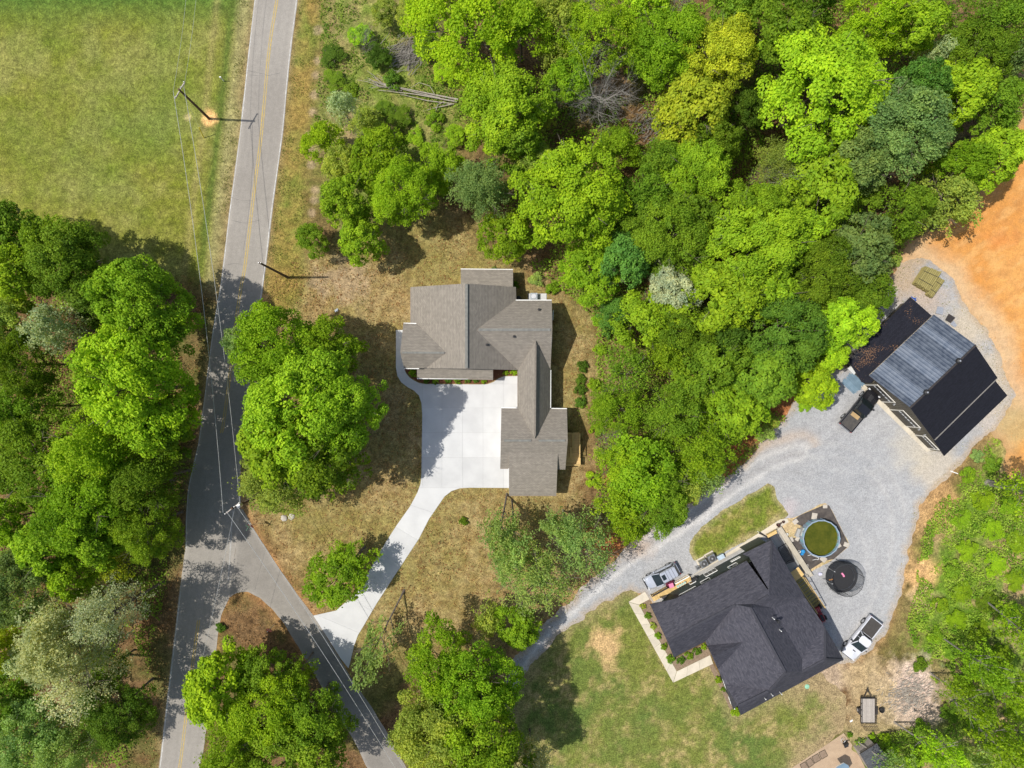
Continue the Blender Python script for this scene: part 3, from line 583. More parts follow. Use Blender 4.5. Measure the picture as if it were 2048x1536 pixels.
re_ = [[(952,659.5,EH),(1031,601,3.3),(1103.6,601,3.3),(1104.5,659.5,EH)], [(952,659.5,EH),(1104.5,659.5,EH),(1101,740,3.1),(1037,740.5,3.1)]]
roof('roof', re_, M['roofA'], A)
rs = [[(1071.5,682,5.75),(1070,877,5.75),(1036.3,816.5,3.15),(1036.3,740,3.15)], [(1071.5,682,5.75),(1101,740,3.15),(1100.5,817.5,3.15),(1070,877,5.75)]]
roof('roof', rs, M['roofA'], A)
GH = 5.7
rg = [[(1002.7,816.3,3.1),(1133.8,818,3.1),(1135.4,881,GH),(1001.5,881,GH)], [(1001.5,881,GH),(1135.4,881,GH),(1130.7,939,3.35),(1118,939,3.35),(1018,936,3.45),(1000.5,936,3.45)]]
roof('roof', rg, M['roofA'], A)
roof('roof', [[(1018,905,4.75),(1115.7,908,4.68),(1112.6,990.6,2.95),(1018,990.3,2.95)]], M['roofA'], A, th=.3)
roof('roof', [[(921.5,538.5,2.6),(1026,539.5,2.6),(1026,576,3.0),(921.5,576,3.0)]], M['roofA'], A)
roof('porch_roof', [[(834,733,3.2),(986,734.5,3.2),(986,758.5,2.6),(834,756.3,2.6)]], M['roofA'], A)
ridge_strip(A, (933,568.5,HM), (933,736,HM)); ridge_strip(A, (804,705.2,mh(892)), (889,705.6,mh(892)), .22); ridge_strip(A, (957,659.5,EH), (1101,659.5,EH)); ridge_strip(A, (1008,881,GH), (1062,881,GH), .24); ridge_strip(A, (1077,881,GH), (1130,881,GH), .24)
ridge_strip(A, (1071.4,690,5.75), (1070,872,5.75), .18, M['roofA'] if False else mat('tan_ridge_cap', (.20, .175, .145), (.15, .13, .11), 4, .9))
for g in (((807,646.3,3.5),(833,646.9,3.5)), ((808,736.9,4.1),(838,737.2,4.1)), ((834,757.1,2.6),(936,757.6,2.6)), ((1031.5,600.2,3.25),(1103.5,600.2,3.25)), ((921.5,537.9,2.6),(1026,538.9,2.6)), ((1002.5,815.6,3.1),(1033,815.7,3.1)), ((1103,816.9,3.1),(1133.8,817.3,3.1)), ((1101.4,740,3.15),(1101.1,816,3.15))): gutter(A, *g)
brown = mat('brown_gutter', (.22, .18, .14), None, 2, .5)
for g in (((821.4,575,3.05),(821.4,646,3.05)), ((1018,991.2,2.9),(1112.6,991.4,2.9)), ((1000.5,936.8,3.4),(1017,936.8,3.4)), ((1035.7,741,3.1),(1035.7,815,3.1)), ((936,758.2,2.6),(986,759.2,2.6))): gutter(A, *g, m=brown)
for p in ((1078,619,4.6),(1028,673,6.1),(974,689.5,5.7)):
    q = W(*p); MB().tube(q-Vector((0, 0, .25)), q+Vector((0, 0, .22)), .07, .07, 10).tube(q+Vector((0, 0, .02)), q+Vector((0, 0, .05)), .16, .12, 10).build('vent_pipe', M['black'], A, world=True)
q = W(852.5, 736.3, 4.2); MB().box(q, (.38, .12, .16)).build('gable_end_vent', M['darkmetal'], A, world=True)
ws = M['siding']
_, wm = walls('wall', [(822,574,3.1),(933,567,HM),(1031.8,574,3.1),(1037,740,3.1),(933,737.4,HM),(822,737,3.1)], ws, A, 5, (930, 655))
walls('wall', [(806.7,646.5,3.5),(800.5,705,5.6),(808,736.4,4.1),(860,736,4.3),(860,648,4.4)], ws, A, 5, (840, 690))
walls('wall', [(1000,601,3.3),(1103.6,601,3.3),(1104.5,659.5,EH),(1101,740,3.1),(1000,740,3.1)], ws, A, 5, (1060, 670))
walls('wall', [(1036.3,730,3.1),(1101,730,3.1),(1101,830,3.1),(1036.3,830,3.1)], ws, A, 5, (1068, 780))
walls('wall', [(1002.7,816.3,3.1),(1133.8,818,3.1),(1135.4,881,GH),(1130.7,939,3.3),(1001,936,3.3),(1001.5,881,GH)], ws, A, 5, (1068, 880))
walls('wall', [(1018,925,3.9),(1115,925,3.9),(1112.6,990.6,2.9),(1018,990.3,2.9)], ws, A, 5, (1066, 960))
walls('wall', [(921.5,538.5,2.6),(1026,539.5,2.6),(1026,580,2.9),(921.5,580,2.9)], ws, A, 5, (975, 560))
def gline(p, q, h): a = W(*p, h); b = W(*q, h); return (a.x, a.y), (b.x, b.y)
# windows and garage doors (walls run anticlockwise, outside on the right)
a, b = gline((1005.5,931), (1005.5,822), 3.1)
for s_, n_ in ((1.9, 0), (4.9, 1)):
    gd = MB(); x0 = a[0]; 
    for k in range(4): gd.box((x0-.03, a[1]+s_, .33+k*.56), (.05, 2.5, .53))
    gd.build('garage_door', M['white'], A, world=True)
for (p, q, s_, z_, w_, h_) in (((827,579),(827,640),2,1.6,1.2,1.3), ((827,640),(827,579),0,0,0,0), ((1107,606),(1100,735),3,1.7,1.4,1.3), ((1107,606),(1100,735),6.4,1.7,1.1,1.3), ((1128,824),(1128,932),2,1.7,1.2,1.2), ((1023,985),(1108,985),2.6,1.6,1.4,1.2), ((960,544),(1020,544),1.5,1.5,.9,1.1)):
    if w_:
        a, b = gline(p, q, 1.5)
        if p[0] > 1090: a, b = gline(p, q, 2.5); a, b = b, a; 
        if p[1] < 545: a, b = b, a
        if p == (827,579): pass
        wall_window(A, a, b, s_, z_, w_, h_)
a, b = gline((1041,812), (1041,745), 3.1); MB().box((a[0]-.03, a[1]+2.6, 1.05), (.05, .95, 2.1)).build('front_door', M['maroon'], A, world=True)
for px in (842, 878, 914, 950, 980):
    q = W(px, 753, 1.3); MB().box((q.x, q.y, 1.27), (.18, .18, 2.54)).build('porch_post', M['white'], A, world=True)
# air conditioner on its pad
t = thing('air_conditioner', 'square blue-grey air conditioner on white pad behind the tan-roofed house', 'air conditioner', W(1073, 594))
MB().box((.1, 0, .05), (2.3, .85, .1)).build('concrete_pad', M['conc'], t)
MB().box((-.35, 0, .5), (.85, .8, .8)).build('casing', M['acgrey'], t); MB().lathe([(.0, .93), (.3, .93), (.34, .905), (.34, .9)], 20, (-.35, 0, 0)).build('fan_grille', M['galv'], t)
t = thing('white_utility_box', 'small dark bin beside the house wall near the air conditioner', 'bin', W(1037, 597)); MB().lathe([(0, 0), (.22, 0), (.26, .55), (.28, .57), (0, .6)], 14).build('body', M['black'], t); t.name = 'dark_bin'
# deck on the east side
D = thing('wooden_deck', 'fresh pine deck with railings on the east side of the tan-roofed house', 'deck', W(1146, 897))
def dk(px, py, h): return W(px, py, h)
x0 = W(1128, 866, .9).x; x1 = W(1159, 866, .9).x; y1 = W(1140, 865, .9).y; y0 = W(1140, 914, .9).y
n = 20; bw = (y1-y0)/n
for i in range(n):
    MB().box(((x0+x1)/2, y0+(i+.5)*bw, .88+random.uniform(-.003, .003)), (x1-x0, bw-.018, .04)).build('deck_board', M['wood'], D, world=True)
ly0 = W(1140, 930.5, .9).y; xb = W(1160.5, 925, .9).x
for i in range(6):
    b_ = (y0-ly0)/6; MB().box(((x0+xb)/2, ly0+(i+.5)*b_, .84), (xb-x0, b_-.018, .04)).build('deck_board', M['wood'], D, world=True)
MB().box(((x0+x1)/2, (y0+y1)/2, .77), (x1-x0-.1, y1-y0-.1, .14)).box(((x0+xb)/2, (ly0+y0)/2, .74), (xb-x0-.1, y0-ly0-.1, .14)).build('joist_frame', M['planks'], D, world=True)
def railing(parent, pts, z0, ht, m, post=.09, bal=.14, name='railing'):
    mb = MB()
    for a, b in zip(pts[:-1], pts[1:]):
        a = Vector((*a, 0)); b = Vector((*b, 0)); L = (b-a).length; d = (b-a)/L
        mb.beam(a+Vector((0, 0, z0+ht)), b+Vector((0, 0, z0+ht)), .13, .045); mb.beam(a+Vector((0, 0, z0+.12)), b+Vector((0, 0, z0+.12)), .04, .08)
        k = int(L/bal)
        for i in range(1, k): p = a+d*L*i/k; mb.box((p.x, p.y, z0+ht/2+.03), (.035, .035, ht-.2))
        for p in (a, b): mb.box((p.x, p.y, z0/2+ht/2), (post, post, z0+ht-.03))
    return mb.build(name, m, parent, world=True)
railing(D, [(x0+.3, y1-.06), (x1-.9, y1-.06), (x1-.9, y1-1.75)], .9, .95, M['wood']); railing(D, [(x1-.06, y1-.06), (x1-.06, y0+.1)], .9, .95, M['wood'])
railing(D, [(x1-1.15, y1-1.75), (x1-1.15, y0)], .9, .95, M['wood']); railing(D, [(x0+.2, ly0+.06), (xb-.06, ly0+.06), (xb-.06, y0-.1)], .86, .35, M['wood'], bal=.6)
# ---------------- charcoal-roofed house
B = thing('charcoal_house', 'large dark green house with charcoal shingle hip roof near the round pool', 'house', W(1500, 1250))
def hitz(px, py, h): return W(px, py, h)
Rf = [
 [(1300,1209,3.78),(1352.5,1197,4.4),(1384,1254,7.1),(1334,1281,7.05)],
 [(1352.5,1197,4.4),(1493,1121.5,4.4),(1535,1179,7.30),(1537,1178,7.33),(1537.7,1190,7.76),(1507.6,1208,7.85),(1471,1209,7.17),(1384,1254,7.1)],
 [(1334,1281,7.05),(1384,1254,7.1),(1471,1209,7.17),(1411,1283,4.4),(1348,1315,4.3)],
 [(1471,1209,7.17),(1507.6,1208,7.85),(1501,1215,8.6)],
 [(1471,1209,7.17),(1501,1215,8.6),(1570,1343,8.6),(1538,1381,6.6),(1450,1369,4.4),(1411,1283,4.4)],
 [(1484.7,1108.4,4.3),(1543,1079.4,4.3),(1537.7,1190,7.76),(1537,1178,7.33),(1498,1113.5,4.6)],
 [(1543,1079.4,4.3),(1611,1196,5.2),(1537.7,1190,7.76)],
 [(1501,1215,8.6),(1507.6,1208,7.85),(1545,1216,6.7),(1604,1317,6.5),(1604,1343,6.7),(1570,1343,8.6)],
 [(1507.6,1208,7.85),(1537.7,1190,7.76),(1611,1196,5.2),(1648.7,1252,5.3),(1649.6,1318,6.75),(1604,1343,6.7),(1604,1317,6.5),(1545,1216,6.7)],
 [(1648.7,1252,5.3),(1687.6,1319,4.4),(1649.6,1318,6.75)],
 [(1570,1343,8.6),(1604,1343,6.7),(1649.6,1318,6.75),(1687.6,1319,4.4),(1481.6,1430.5,4.4),(1475,1411,6.4),(1538,1381,6.6)],
 [(1538,1381,6.6),(1475,1411,6.4),(1466.8,1419,4.4),(1450,1369,4.4)],
]
def split(fs):
    out = []
    for f in fs:
        if len(f) <= 3: out.append(f); continue
        out.append(f)
    return out
soff = mat('charcoal_fascia', (.035, .036, .042), None, 3, .6)
def roof_tri(name, faces, m, parent, **k):
    from mathutils.geometry import tessellate_polygon
    out = []
    for f in faces:
        if len(f) == 3: out.append(f); continue
        t = tessellate_polygon([[Vector((p[0], -p[1], 0)) for p in f]])
        out += [[f[i] for i in tri] for tri in t]
    return roof(name, out, m, parent, **k)
roof_tri('roof', Rf, M['roofB'], B, th=.2, fascia=soff)
# small cross gables on the front slope
roof_tri('entry_gable_roof', [[(1414,1292,4.45),(1427,1313.5,6.5),(1490,1282,6.95)], [(1427,1313.5,6.5),(1436,1338,4.5),(1490,1282,6.95)]], M['roofB'], B, th=.06, fascia=soff)
for p0, p1 in (((1337,1279.5,7.0),(1384,1254,7.1)), ((1384,1254,7.1),(1470,1209.5,7.2)), ((1509,1207,7.82),(1536,1191,7.76)), ((1501,1215,8.6),(1570,1343,8.6)), ((1606,1342,6.72),(1648,1319,6.75)), ((1536,1381.5,6.6),(1477,1410.5,6.42)),
               ((1543.4,1081,4.35),(1537.9,1188,7.45)), ((1649,1256,5.3),(1649.8,1316,6.7)), ((1652,1318,6.7),(1686,1319,4.45)), ((1571,1344,8.55),(1539,1380,6.65))): ridge_strip(B, p0, p1, .24, mat('charcoal_ridge_cap', (.05, .05, .06), (.04, .04, .05), 4, .9) if 'crc' not in M else M['crc'], 'ridge_cap', .06); M.setdefault('crc', bpy.data.materials['charcoal_ridge_cap'])
loopB = [(1352.5,1197,4.4),(1499,1118,4.4),(1484.7,1108.4,4.3),(1543,1079.4,4.3),(1611,1196,5.2),(1648.7,1252,5.3),(1687.6,1319,4.4),(1481.6,1430.5,4.4),(1466.8,1419,4.4),(1450,1369,4.4),(1411,1283,4.4),(1348,1315,4.3),(1334,1281,7.0),(1300,1209,3.95),(1345,1186,4.3)]
loopB2 = [(1352.5,1197,4.35),(1499,1118,4.4),(1486,1110,4.3),(1543,1079.4,4.3),(1611,1196,5.2),(1648.7,1252,5.3),(1687.6,1319,4.4),(1481.6,1430.5,4.4),(1466.8,1419,4.4),(1450,1369,4.4),(1411,1283,4.4),(1348,1315,4.3),(1334,1281,7.0),(1318,1246,5.4)]
_, wb = walls('wall', loopB2, M['sidingdark'], B, 7, (1500, 1250), drop=.2)
def hit_wall(px, py, p0, p1):
    "where the line of sight through a photo pixel meets the vertical wall p0-p1: (distance along, height)"
    X_ = Vector(((px-1024)/PPM, (768-py)/PPM)); p0 = Vector(p0[:2]); p1 = Vector(p1[:2]); d = (p1-p0).normalized(); nn = Vector((-d.y, d.x))
    k = nn.dot(p0)/nn.dot(X_); return (X_*k-p0).dot(d), HC*(1-k)
# the north-west wall, photo side; the wall list is anticlockwise so find the segment nearest the expected base line
def seg_near(q, px, py):
    t = W(px, py); best = None
    for i in range(len(q)):
        a, b = q[i], q[(i+1) % len(q)]; ab = Vector((b.x-a.x, b.y-a.y)); L = ab.length
        if L < 2: continue
        s = max(0, min(L, Vector((t.x-a.x, t.y-a.y)).dot(ab)/L)); p = Vector((a.x, a.y))+ab/L*s; d = (p-Vector((t.x, t.y))).length
        if best is None or d < best[0]: best = (d, a, b)
    return best[1], best[2]
nwa, nwb = seg_near(wb, 1420, 1142)
for (px, py, w_, h_, pn) in ((1417.8,1142,1.6,1.25,(3,1)), (1376,1184,2.3,.9,(2,1)), (1411,1162,1.2,.9,(1,1)), (1466,1132,1.2,.9,(1,1)), (1471,1118.8,1.25,.35,(1,1)), (1381,1160.5,.8,.9,(1,1))):
    s_, z_ = hit_wall(px, py, nwa, nwb); z_ = min(max(z_, .9), 3.75-h_/2); wall_window(B, nwa, nwb, s_, z_, w_, h_, panes=pn)
swa, swb = seg_near(wb, 1438, 1345)
for s_, z_, w_, h_ in ((1.4, 1.9, 1.2, 1.5), (3.6, 1.9, 1.0, 1.5)): wall_window(B, swa, swb, s_, z_, w_, h_)
sea, seb = seg_near(wb, 1580, 1375)
for s_ in (2, 5.5, 9.5): wall_window(B, sea, seb, s_, 2.0, 1.1, 1.3)
for p in ((1547,1237,8.1,'white'),(1561,1261,7.5,'white'),(1544,1389.5,5.9,'white'),(1530,1397,5.6,'white'),(1562,1387,5.4,'white')):
    q = W(*p[:3]); MB().tube(q-Vector((0, 0, .4)), q+Vector((0, 0, .3)), .055, .055, 8).build('vent_pipe', M[p[3]], B, world=True)
q = W(1556, 1243, 7.9); MB().lathe([(.0, .32), (.16, .3), (.2, .18), (.1, .16), (.1, -.5)], 12, q).build('roof_vent', M['black'], B, world=True)
u = Vector((.87, .49, 0)); v = Vector((.49, -.87, 0))
# concrete walks and slabs round the charcoal house
def slabs(name, m, quads, z0, z1, gap=.012, kind=None, piece='concrete_slab', n=None):
    root = MB()
    for qd in quads:
        root.prism([tuple(W(*p)[:2]) for p in qd], z0-.02, z0+.004)
    o = root.build(name, M['joint']); tag(o, kind='structure')
    for qd in quads:
        P4 = [W(*p) for p in qd]; L = ((P4[1]-P4[0]).length+(P4[2]-P4[3]).length)/2; k = n or max(1, round(L/1.5))
        for i in range(k):
            a = P4[0].lerp(P4[1], i/k+gap/L); b = P4[0].lerp(P4[1], (i+1)/k-gap/L); c = P4[3].lerp(P4[2], (i+1)/k-gap/L); d = P4[3].lerp(P4[2], i/k+gap/L)
            MB().prism([tuple(t[:2]) for t in (a, b, c, d)], z0, z1+random.uniform(-.002, .002)).build(piece, m, o)
    return o
slabs('front_walk', M['beige'], [[(1257,1203.6),(1290,1183),(1299,1198),(1278,1209)], [(1278,1209.5),(1353,1342),(1346,1364.7),(1257,1204)], [(1353.5,1342.4),(1420,1310),(1426,1327),(1346.5,1364.7)]], .0, .07)
slabs('back_walk', M['beige'], [[(1379,1154),(1560,1038.5),(1574,1037),(1577,1044),(1385,1160.5)]], .05, .09)
slabs('back_walk', M['beige'], [[(1388,1163),(1320,1199),(1316,1190),(1380,1152)]], .05, .085)
slabs('patio', M['greyc'], [[(1528,1070),(1553,1055.5),(1618,1151),(1600,1175),(1585,1165)]], .03, .075, n=3)
slabs('garden_wall', M['beige'], [[(1551,1056),(1560,1052),(1624,1149),(1614,1153)]], .05, .5, n=7)
bedm = M['soil']
for nm, pp in (('west_flower_bed', [(1279,1209.5),(1299,1198),(1303,1212),(1350,1316),(1410,1286),(1422,1309),(1353.5,1341.5)]), ('front_flower_bed', [(1416,1328),(1424,1324),(1436,1345),(1452,1372),(1466,1418),(1482,1432),(1462,1424),(1440,1375)])):
    tag(MB().prism([tuple(W(*p)[:2]) for p in pp], -.01, .045).build(nm, bedm), kind='structure')
# lattice panel, stairs
L = thing('lattice_screen', 'black diamond lattice screen lying across the patio of the charcoal house', 'lattice', W(1572, 1098))
a = W(1556, 1096, .3); b = W(1573, 1086, .3); c = W(1589, 1122, .3); d = W(1570, 1128, .3)
for i in range(15):
    for (p, q, r, s) in ((a, b, d, c), (b, a, c, d)):
        t = i/14
        e0 = p.lerp(r, t); tt = t+.28
        if tt <= 1: e1 = q.lerp(s, tt)
        else: k = (1-t)/.28; e1 = (p.lerp(r, t)).lerp(q.lerp(s, 1), k); 
        MB().beam(e0, e1, .035, .02).build('lattice_strip', M['darkmetal'], L, world=True)
fr = MB(); [fr.beam(p, q, .07, .05) for p, q in ((a, b), (b, c), (c, d), (d, a))]; fr.build('frame', M['darkmetal'], L, world=True)
0 and MB().add([tuple(a-Vector((0,0,.05))), tuple(b-Vector((0,0,.05))), tuple(c-Vector((0,0,.05))), tuple(d-Vector((0,0,.05)))], [(0,1,2,3)]); pass
ST = thing('outdoor_stairs', 'wooden stairs with handrails going down to the gravel beside the charcoal house', 'stairs', W(1612, 1180))
p0 = W(1590, 1163, 1.6); p1 = W(1630, 1222, .1); dd = (p1-p0); n = 11; sd_ = Vector((dd.y, -dd.x, 0)).normalized()
if sd_.x < 0: sd_ = -sd_
for i in range(n):
    c = p0.lerp(p1, (i+.5)/n); ang = math.atan2(sd_.y, sd_.x); MB().box((c.x+sd_.x*.5, c.y+sd_.y*.5, c.z), (1.15, .3, .045), rz=ang).build('tread', M['bamboo'], ST, world=True)
for o_ in (-.08, 1.1):
    a_ = p0+sd_*o_; b_ = p1+sd_*o_; MB().beam(a_-Vector((0, 0, .1)), b_-Vector((0, 0, .1)), .05, .25).build('stringer', M['wood'], ST, world=True)
    up = Vector((0, 0, .95)); hr = MB().beam(a_+up, b_+up, .1, .05)
    for k in range(5): c = a_.lerp(b_, k/4); hr.box((c.x, c.y, c.z+.45), (.08, .08, 1.0))
    hr.build('handrail', M['wood'], ST, world=True)
c = p0+sd_*.5; MB().box((c.x-.2, c.y+.6, 1.6), (1.4, 1.2, .06), rz=math.atan2(sd_.y, sd_.x)).build('landing', M['wood'], ST, world=True)

# ---------------- black barn
C = thing('black_barn', 'long black metal barn with three roll-up doors beside the orange clearing', 'barn', W(1850, 770))
roof_tri('lean_to_roof', [[(1821,594,2.7),(1872,639,3.85),(1742,766,3.8),(1724.4,764.7,3.15),(1696,720,2.7)]], M['roofCd'], C, fascia=M['darkmetal'])
roof_tri('roof', [[(1950.8,690,6.15),(1820,815,6.15),(1868,880,4.0),(1990.6,760,4.0),(1995.4,756,4.0)]], M['roofC'], C, fascia=M['darkmetal'])
roof('lean_to_roof', [[(1990.6,761.5,3.75),(2015,791,2.8),(1888.6,912,2.8),(1868,881.5,3.75)]], M['roofC'], C, fascia=M['darkmetal'])
# corrugated metal sheets on the sunny slope: each sheet its own piece
metal = mat('weathered_ribbed_metal', (.045, .06, .09), (.095, .115, .15), 1.6, .6, metal=.1, spec=.3, stretch=(1, 1, 1))
metal2 = mat('weathered_ribbed_metal_pale', (.10, .125, .17), (.15, .175, .22), 1.6, .6, metal=.1, spec=.3)
e0 = W(1737.7, 751.5, 4.05); e1 = W(1867.5, 629, 4.05); r0 = W(1820, 815, 6.2); r1 = W(1950.8, 690, 6.2)
nn = (e1-e0).cross(r0-e0).normalized(); nn = nn if nn.z > 0 else -nn; ns = 13
for i in range(ns):
    t0 = i/ns; t1 = (i+1)/ns; vs = []; K = 16
    for k in range(K+1):
        t = t0+(t1-t0)*k/K*1.01; ph = (k % 8)/8; hgt = .06 if k % 8 in (3, 4) else (.03 if k % 8 in (2, 5) else 0)
        o_ = nn*(hgt+.03+(.004 if i % 2 else 0)); vs += [e0.lerp(e1, t)+o_, r0.lerp(r1, t)+o_]
    f = [(2*k, 2*k+1, 2*k+3, 2*k+2) for k in range(K)]
    MB().add(vs, f).build('roof_sheet', metal if random.random() < .65 else metal2, C, world=True)
MB().add([e0, e1, r1, r0]+[p-Vector((0, 0, .15)) for p in (e0, e1, r1, r0)], [(0, 1, 2, 3), (7, 6, 5, 4), (0, 4, 5, 1), (1, 5, 6, 2), (2, 6, 7, 3), (3, 7, 4, 0)]).build('roof_deck', M['darkmetal'], C, world=True)
ridge_strip(C, (1820, 815, 6.2), (1950.8, 690, 6.2), .22, M['darkmetal'], 'ridge_cap', .09)
ridge_strip(C, (1738.5, 750.7, 4.05), (1867, 629.6, 4.05), .12, mat('gutter_tan', (.3, .26, .2), None, 3, .5), 'gutter', .02)
ridge_strip(C, (1869, 880, 3.95), (1991, 760, 3.95), .13, mat('tan_flashing', (.16, .15, .14), (.22, .2, .17), 5, .5), 'flashing', .03)
P0 = Vector(W(1724.7, 763.3)); P1 = Vector(W(1858.4, 897)); wd = (P1-P0).normalized(); wn_ = Vector((wd.y, -wd.x, 0)); bk = -wn_
if wn_.y > 0: wn_ = -wn_; bk = -bk
LB = (W(1867.5, 629, 4)-W(1737.7, 751.5, 4)).length-.4
def prof(s0, h0, s1, h1): return (P0+wd*s0+Vector((0, 0, h0)), P0+wd*s1+Vector((0, 0, h1)))
# front gable outline: s along the wall, height under the roof
sW = (W(1737.7,751.5,4.05)-P0).dot(wd)+.25; sR = (W(1820,815,6.2)-P0).dot(wd); sE = (W(1868,880,4.0)-P0).dot(wd); sL = (W(1724.4,764.7,3.3)-P0).dot(wd); sX = (W(1696,720,2.7)-P0).dot(wd)+.5; sZ = (W(1888.6,912,2.8)-P0).dot(wd)-.35
cut = [(sX, 1.9), (sW+1.3, 2.4), (sW+1.3, 4.1), (sR, 5.95), (sE, 3.85), (sE, 3.55), (sZ, 2.7)]
bot = [(sX, 0), (sZ, 0)]
fr_ = [P0+wd*s+Vector((0, 0, h)) for s, h in [(sX, 0)]+cut+[(sZ, 0)]]; bk_ = [p+bk*LB for p in fr_]
# siding boards as individual vertical panels on the front
n_ = len(fr_); MB().add(fr_+bk_, [tuple(range(n_)), tuple(range(2*n_-1, n_-1, -1))]+[(i, i+n_, (i+1) % n_+n_, (i+1) % n_) for i in range(n_)]).build('wall', M['barnwall'], C, world=True)
def hat(s):
    for (a_, ha), (b_, hb) in zip(cut[:-1], cut[1:]):
        if a_ <= s <= b_ and b_ > a_: return ha+(hb-ha)*(s-a_)/(b_-a_)
    return 2.6
s = sX+.15
while s < sZ-.1:
    c = P0+wd*s+wn_*.02; h = hat(s)-.1; MB().box((c.x, c.y, h/2), (.05, .05, h), rz=math.atan2(wd.y, wd.x)).build('siding_rib', M['barnwall'], C, world=True); s += .30
ang = math.atan2(wd.y, wd.x)
s_a = (W(1731.4, 768.4)-P0).dot(wd); s_b = (W(1762, 803)-P0).dot(wd); s_c = (W(1780.5, 818)-P0).dot(wd); s_d = (W(1811, 852)-P0).dot(wd); s_e = (W(1831, 869)-P0).dot(wd); s_f = (W(1856.5, 896.5)-P0).dot(wd)
doorm = mat('dark_bronze_door', (.035, .031, .026), (.045, .04, .034), 2, .5)
for a_, b_, hh in ((s_a, s_b, 3.15), (s_c, s_d, 3.15), (s_e, s_f-.1, 2.35)):
    def P3(s, z, o=.06): c = P0+wd*s+wn_*o; return Vector((c.x, c.y, z))
    dr_ = MB(); m_ = (a_+b_)/2; nl = 5; hp = hh/nl
    for k in range(nl): dr_.box(P3(m_, (k+.5)*hp, .07), (b_-a_-.1, .06, hp-.03), rz=ang)
    do = dr_.build('garage_door', doorm, C, world=True)
    for k in range(6):
        c = P3(a_+(k+.5)*(b_-a_)/6, hp*3.5, .11); MB().box(c, ((b_-a_)/6*.72, .02, hp*.42), rz=ang).build('pane', M['headlight'], do, world=True)
    t_ = MB(); t_.box(P3(a_-.05, hh/2, .1), (.13, .08, hh), rz=ang).box(P3(b_+.05, hh/2, .1), (.13, .08, hh), rz=ang).box(P3(m_, hh+.065, .1), (b_-a_+.23, .08, .13), rz=ang)
    t_.build('door_trim', M['trim'], C, world=True)
for s_ in (s_b+.4, s_d+.35, s_e-.35):
    c = P0+wd*s_+wn_*.12; MB().box((c.x, c.y, 2.6), (.14, .22, .25), rz=ang).build('wall_lamp', M['galv'], C, world=True)
# windows on the lean-to's outer wall
la = P0+wd*sX; lb = la+bk*LB
for px, py in ((1788, 617), (1762.5, 645), (1697, 709)):
    sw_, zw_ = hit_wall(px, py, la, lb)
    wall_window(C, lb, la, (lb-la).length-min(max(sw_, 1), (lb-la).length-1), 1.75, 1.1, .9, out=.05)
for px, py, h in ((1914, 722, 6.1), (1849.5, 784.6, 6.1)):
    q = W(px, py, h); tv = thing('turbine_vent', 'black turbine vent on the barn ridge, %s one' % ('farther north-east' if px > 1900 else 'nearer the roll-up doors'), 'roof vent', q)
    tv.parent = C; tv.location = q-C.location; del tv['label']; del tv['category']
    tv.name = 'turbine_vent_assembly'
    bpy.data.objects.remove(tv)
    MB().lathe([(.15, -.3), (.15, .12), (.3, .2), (.36, .38), (.28, .55), (.12, .62), (0, .63)], 14, q).build('turbine_vent', M['black'], C, world=True, smooth=True)
    MB().lathe([(.10, .60), (.10, .66), (0, .67)], 10, q).build('vent_cap', M['galv'], C, world=True)
ap = slabs('barn_apron', M['beige'], [[(1716.5,770.5),(1853.5,904.5),(1862,899.5),(1725,762.5)]], .03, .08, n=8)
# things by the barn
t = thing('sheet_metal_stack', 'stack of blue-grey corrugated metal sheets leaning by the barn front corner', 'metal sheets', W(1705, 766))
for i in range(6):
    c = Vector((-.75+i*.28, .1*math.sin(i*2), .08+.03*i)); vs = []; 
    for k in range(7):
        for e_ in (-1, 1): vs.append(c+Vector((k*.075-.2, e_*(1.1+random.uniform(-.15, .15)), .03 if k % 2 else 0)))
    mb = MB().add([Matrix.Rotation(R_(47), 3, 'Z') @ p for p in vs], [(2*k, 2*k+1, 2*k+3, 2*k+2) for k in range(6)]); mb.build('corrugated_sheet', M['bluemetal'], t)
t = thing('white_board', 'white rectangular board propped against the west corner of the barn', 'board', W(1698, 738)); MB().box((.1, 0, .9), (1.3, .9, .05), rot=Matrix.Rotation(R_(-38), 3, 'Z') @ Matrix.Rotation(R_(20), 3, 'Y')).build('panel', M['white'], t)
MB().box((-.3, .1, .3), (.5, .08, .6)).build('prop', M['planks'], t)
t = thing('blue_tarp', 'bright blue tarp folded over the north corner of the barn roof', 'tarp', W(1832, 600))
MB().add([W(1823, 595, 2.85), W(1830, 601, 2.85), W(1834, 594, 2.1), W(1831.5, 595.5, 2.3)], [(0, 1, 2, 3)]).build('fold', M['bluetarp'], t, world=True); MB().add([W(1821.5, 594, 2.87), W(1823.5, 592.5, 2.6), W(1832, 602.5, 2.87), W(1833.5, 600.5, 2.5)], [(0, 1, 3, 2)]).build('edge_fold', M['bluetarp'], t, world=True)
for nm, pts, z, m_, lab in (('metal_sheet', [(1872,613),(1884,615.5),(1882,630),(1868,627)], .35, M['galv'], 'pale grey flat sheet behind the barn, nearest the blue tarp'), ('rusty_roll', [(1893,628),(1906,636),(1897,646),(1886,640)], .5, M['darkmetal'], 'dark folded sheet between two pale sheets behind the barn'), ('metal_sheet', [(1906,641),(1913,651),(1908,655),(1899,648)], .15, M['galv'], 'small pale sheet on sand behind the barn, farthest from the blue tarp')):
    o = MB().prism([tuple(W(*p)[:2]) for p in pts], z-.05, z).build(nm, m_); tag(o, lab, 'sheet')
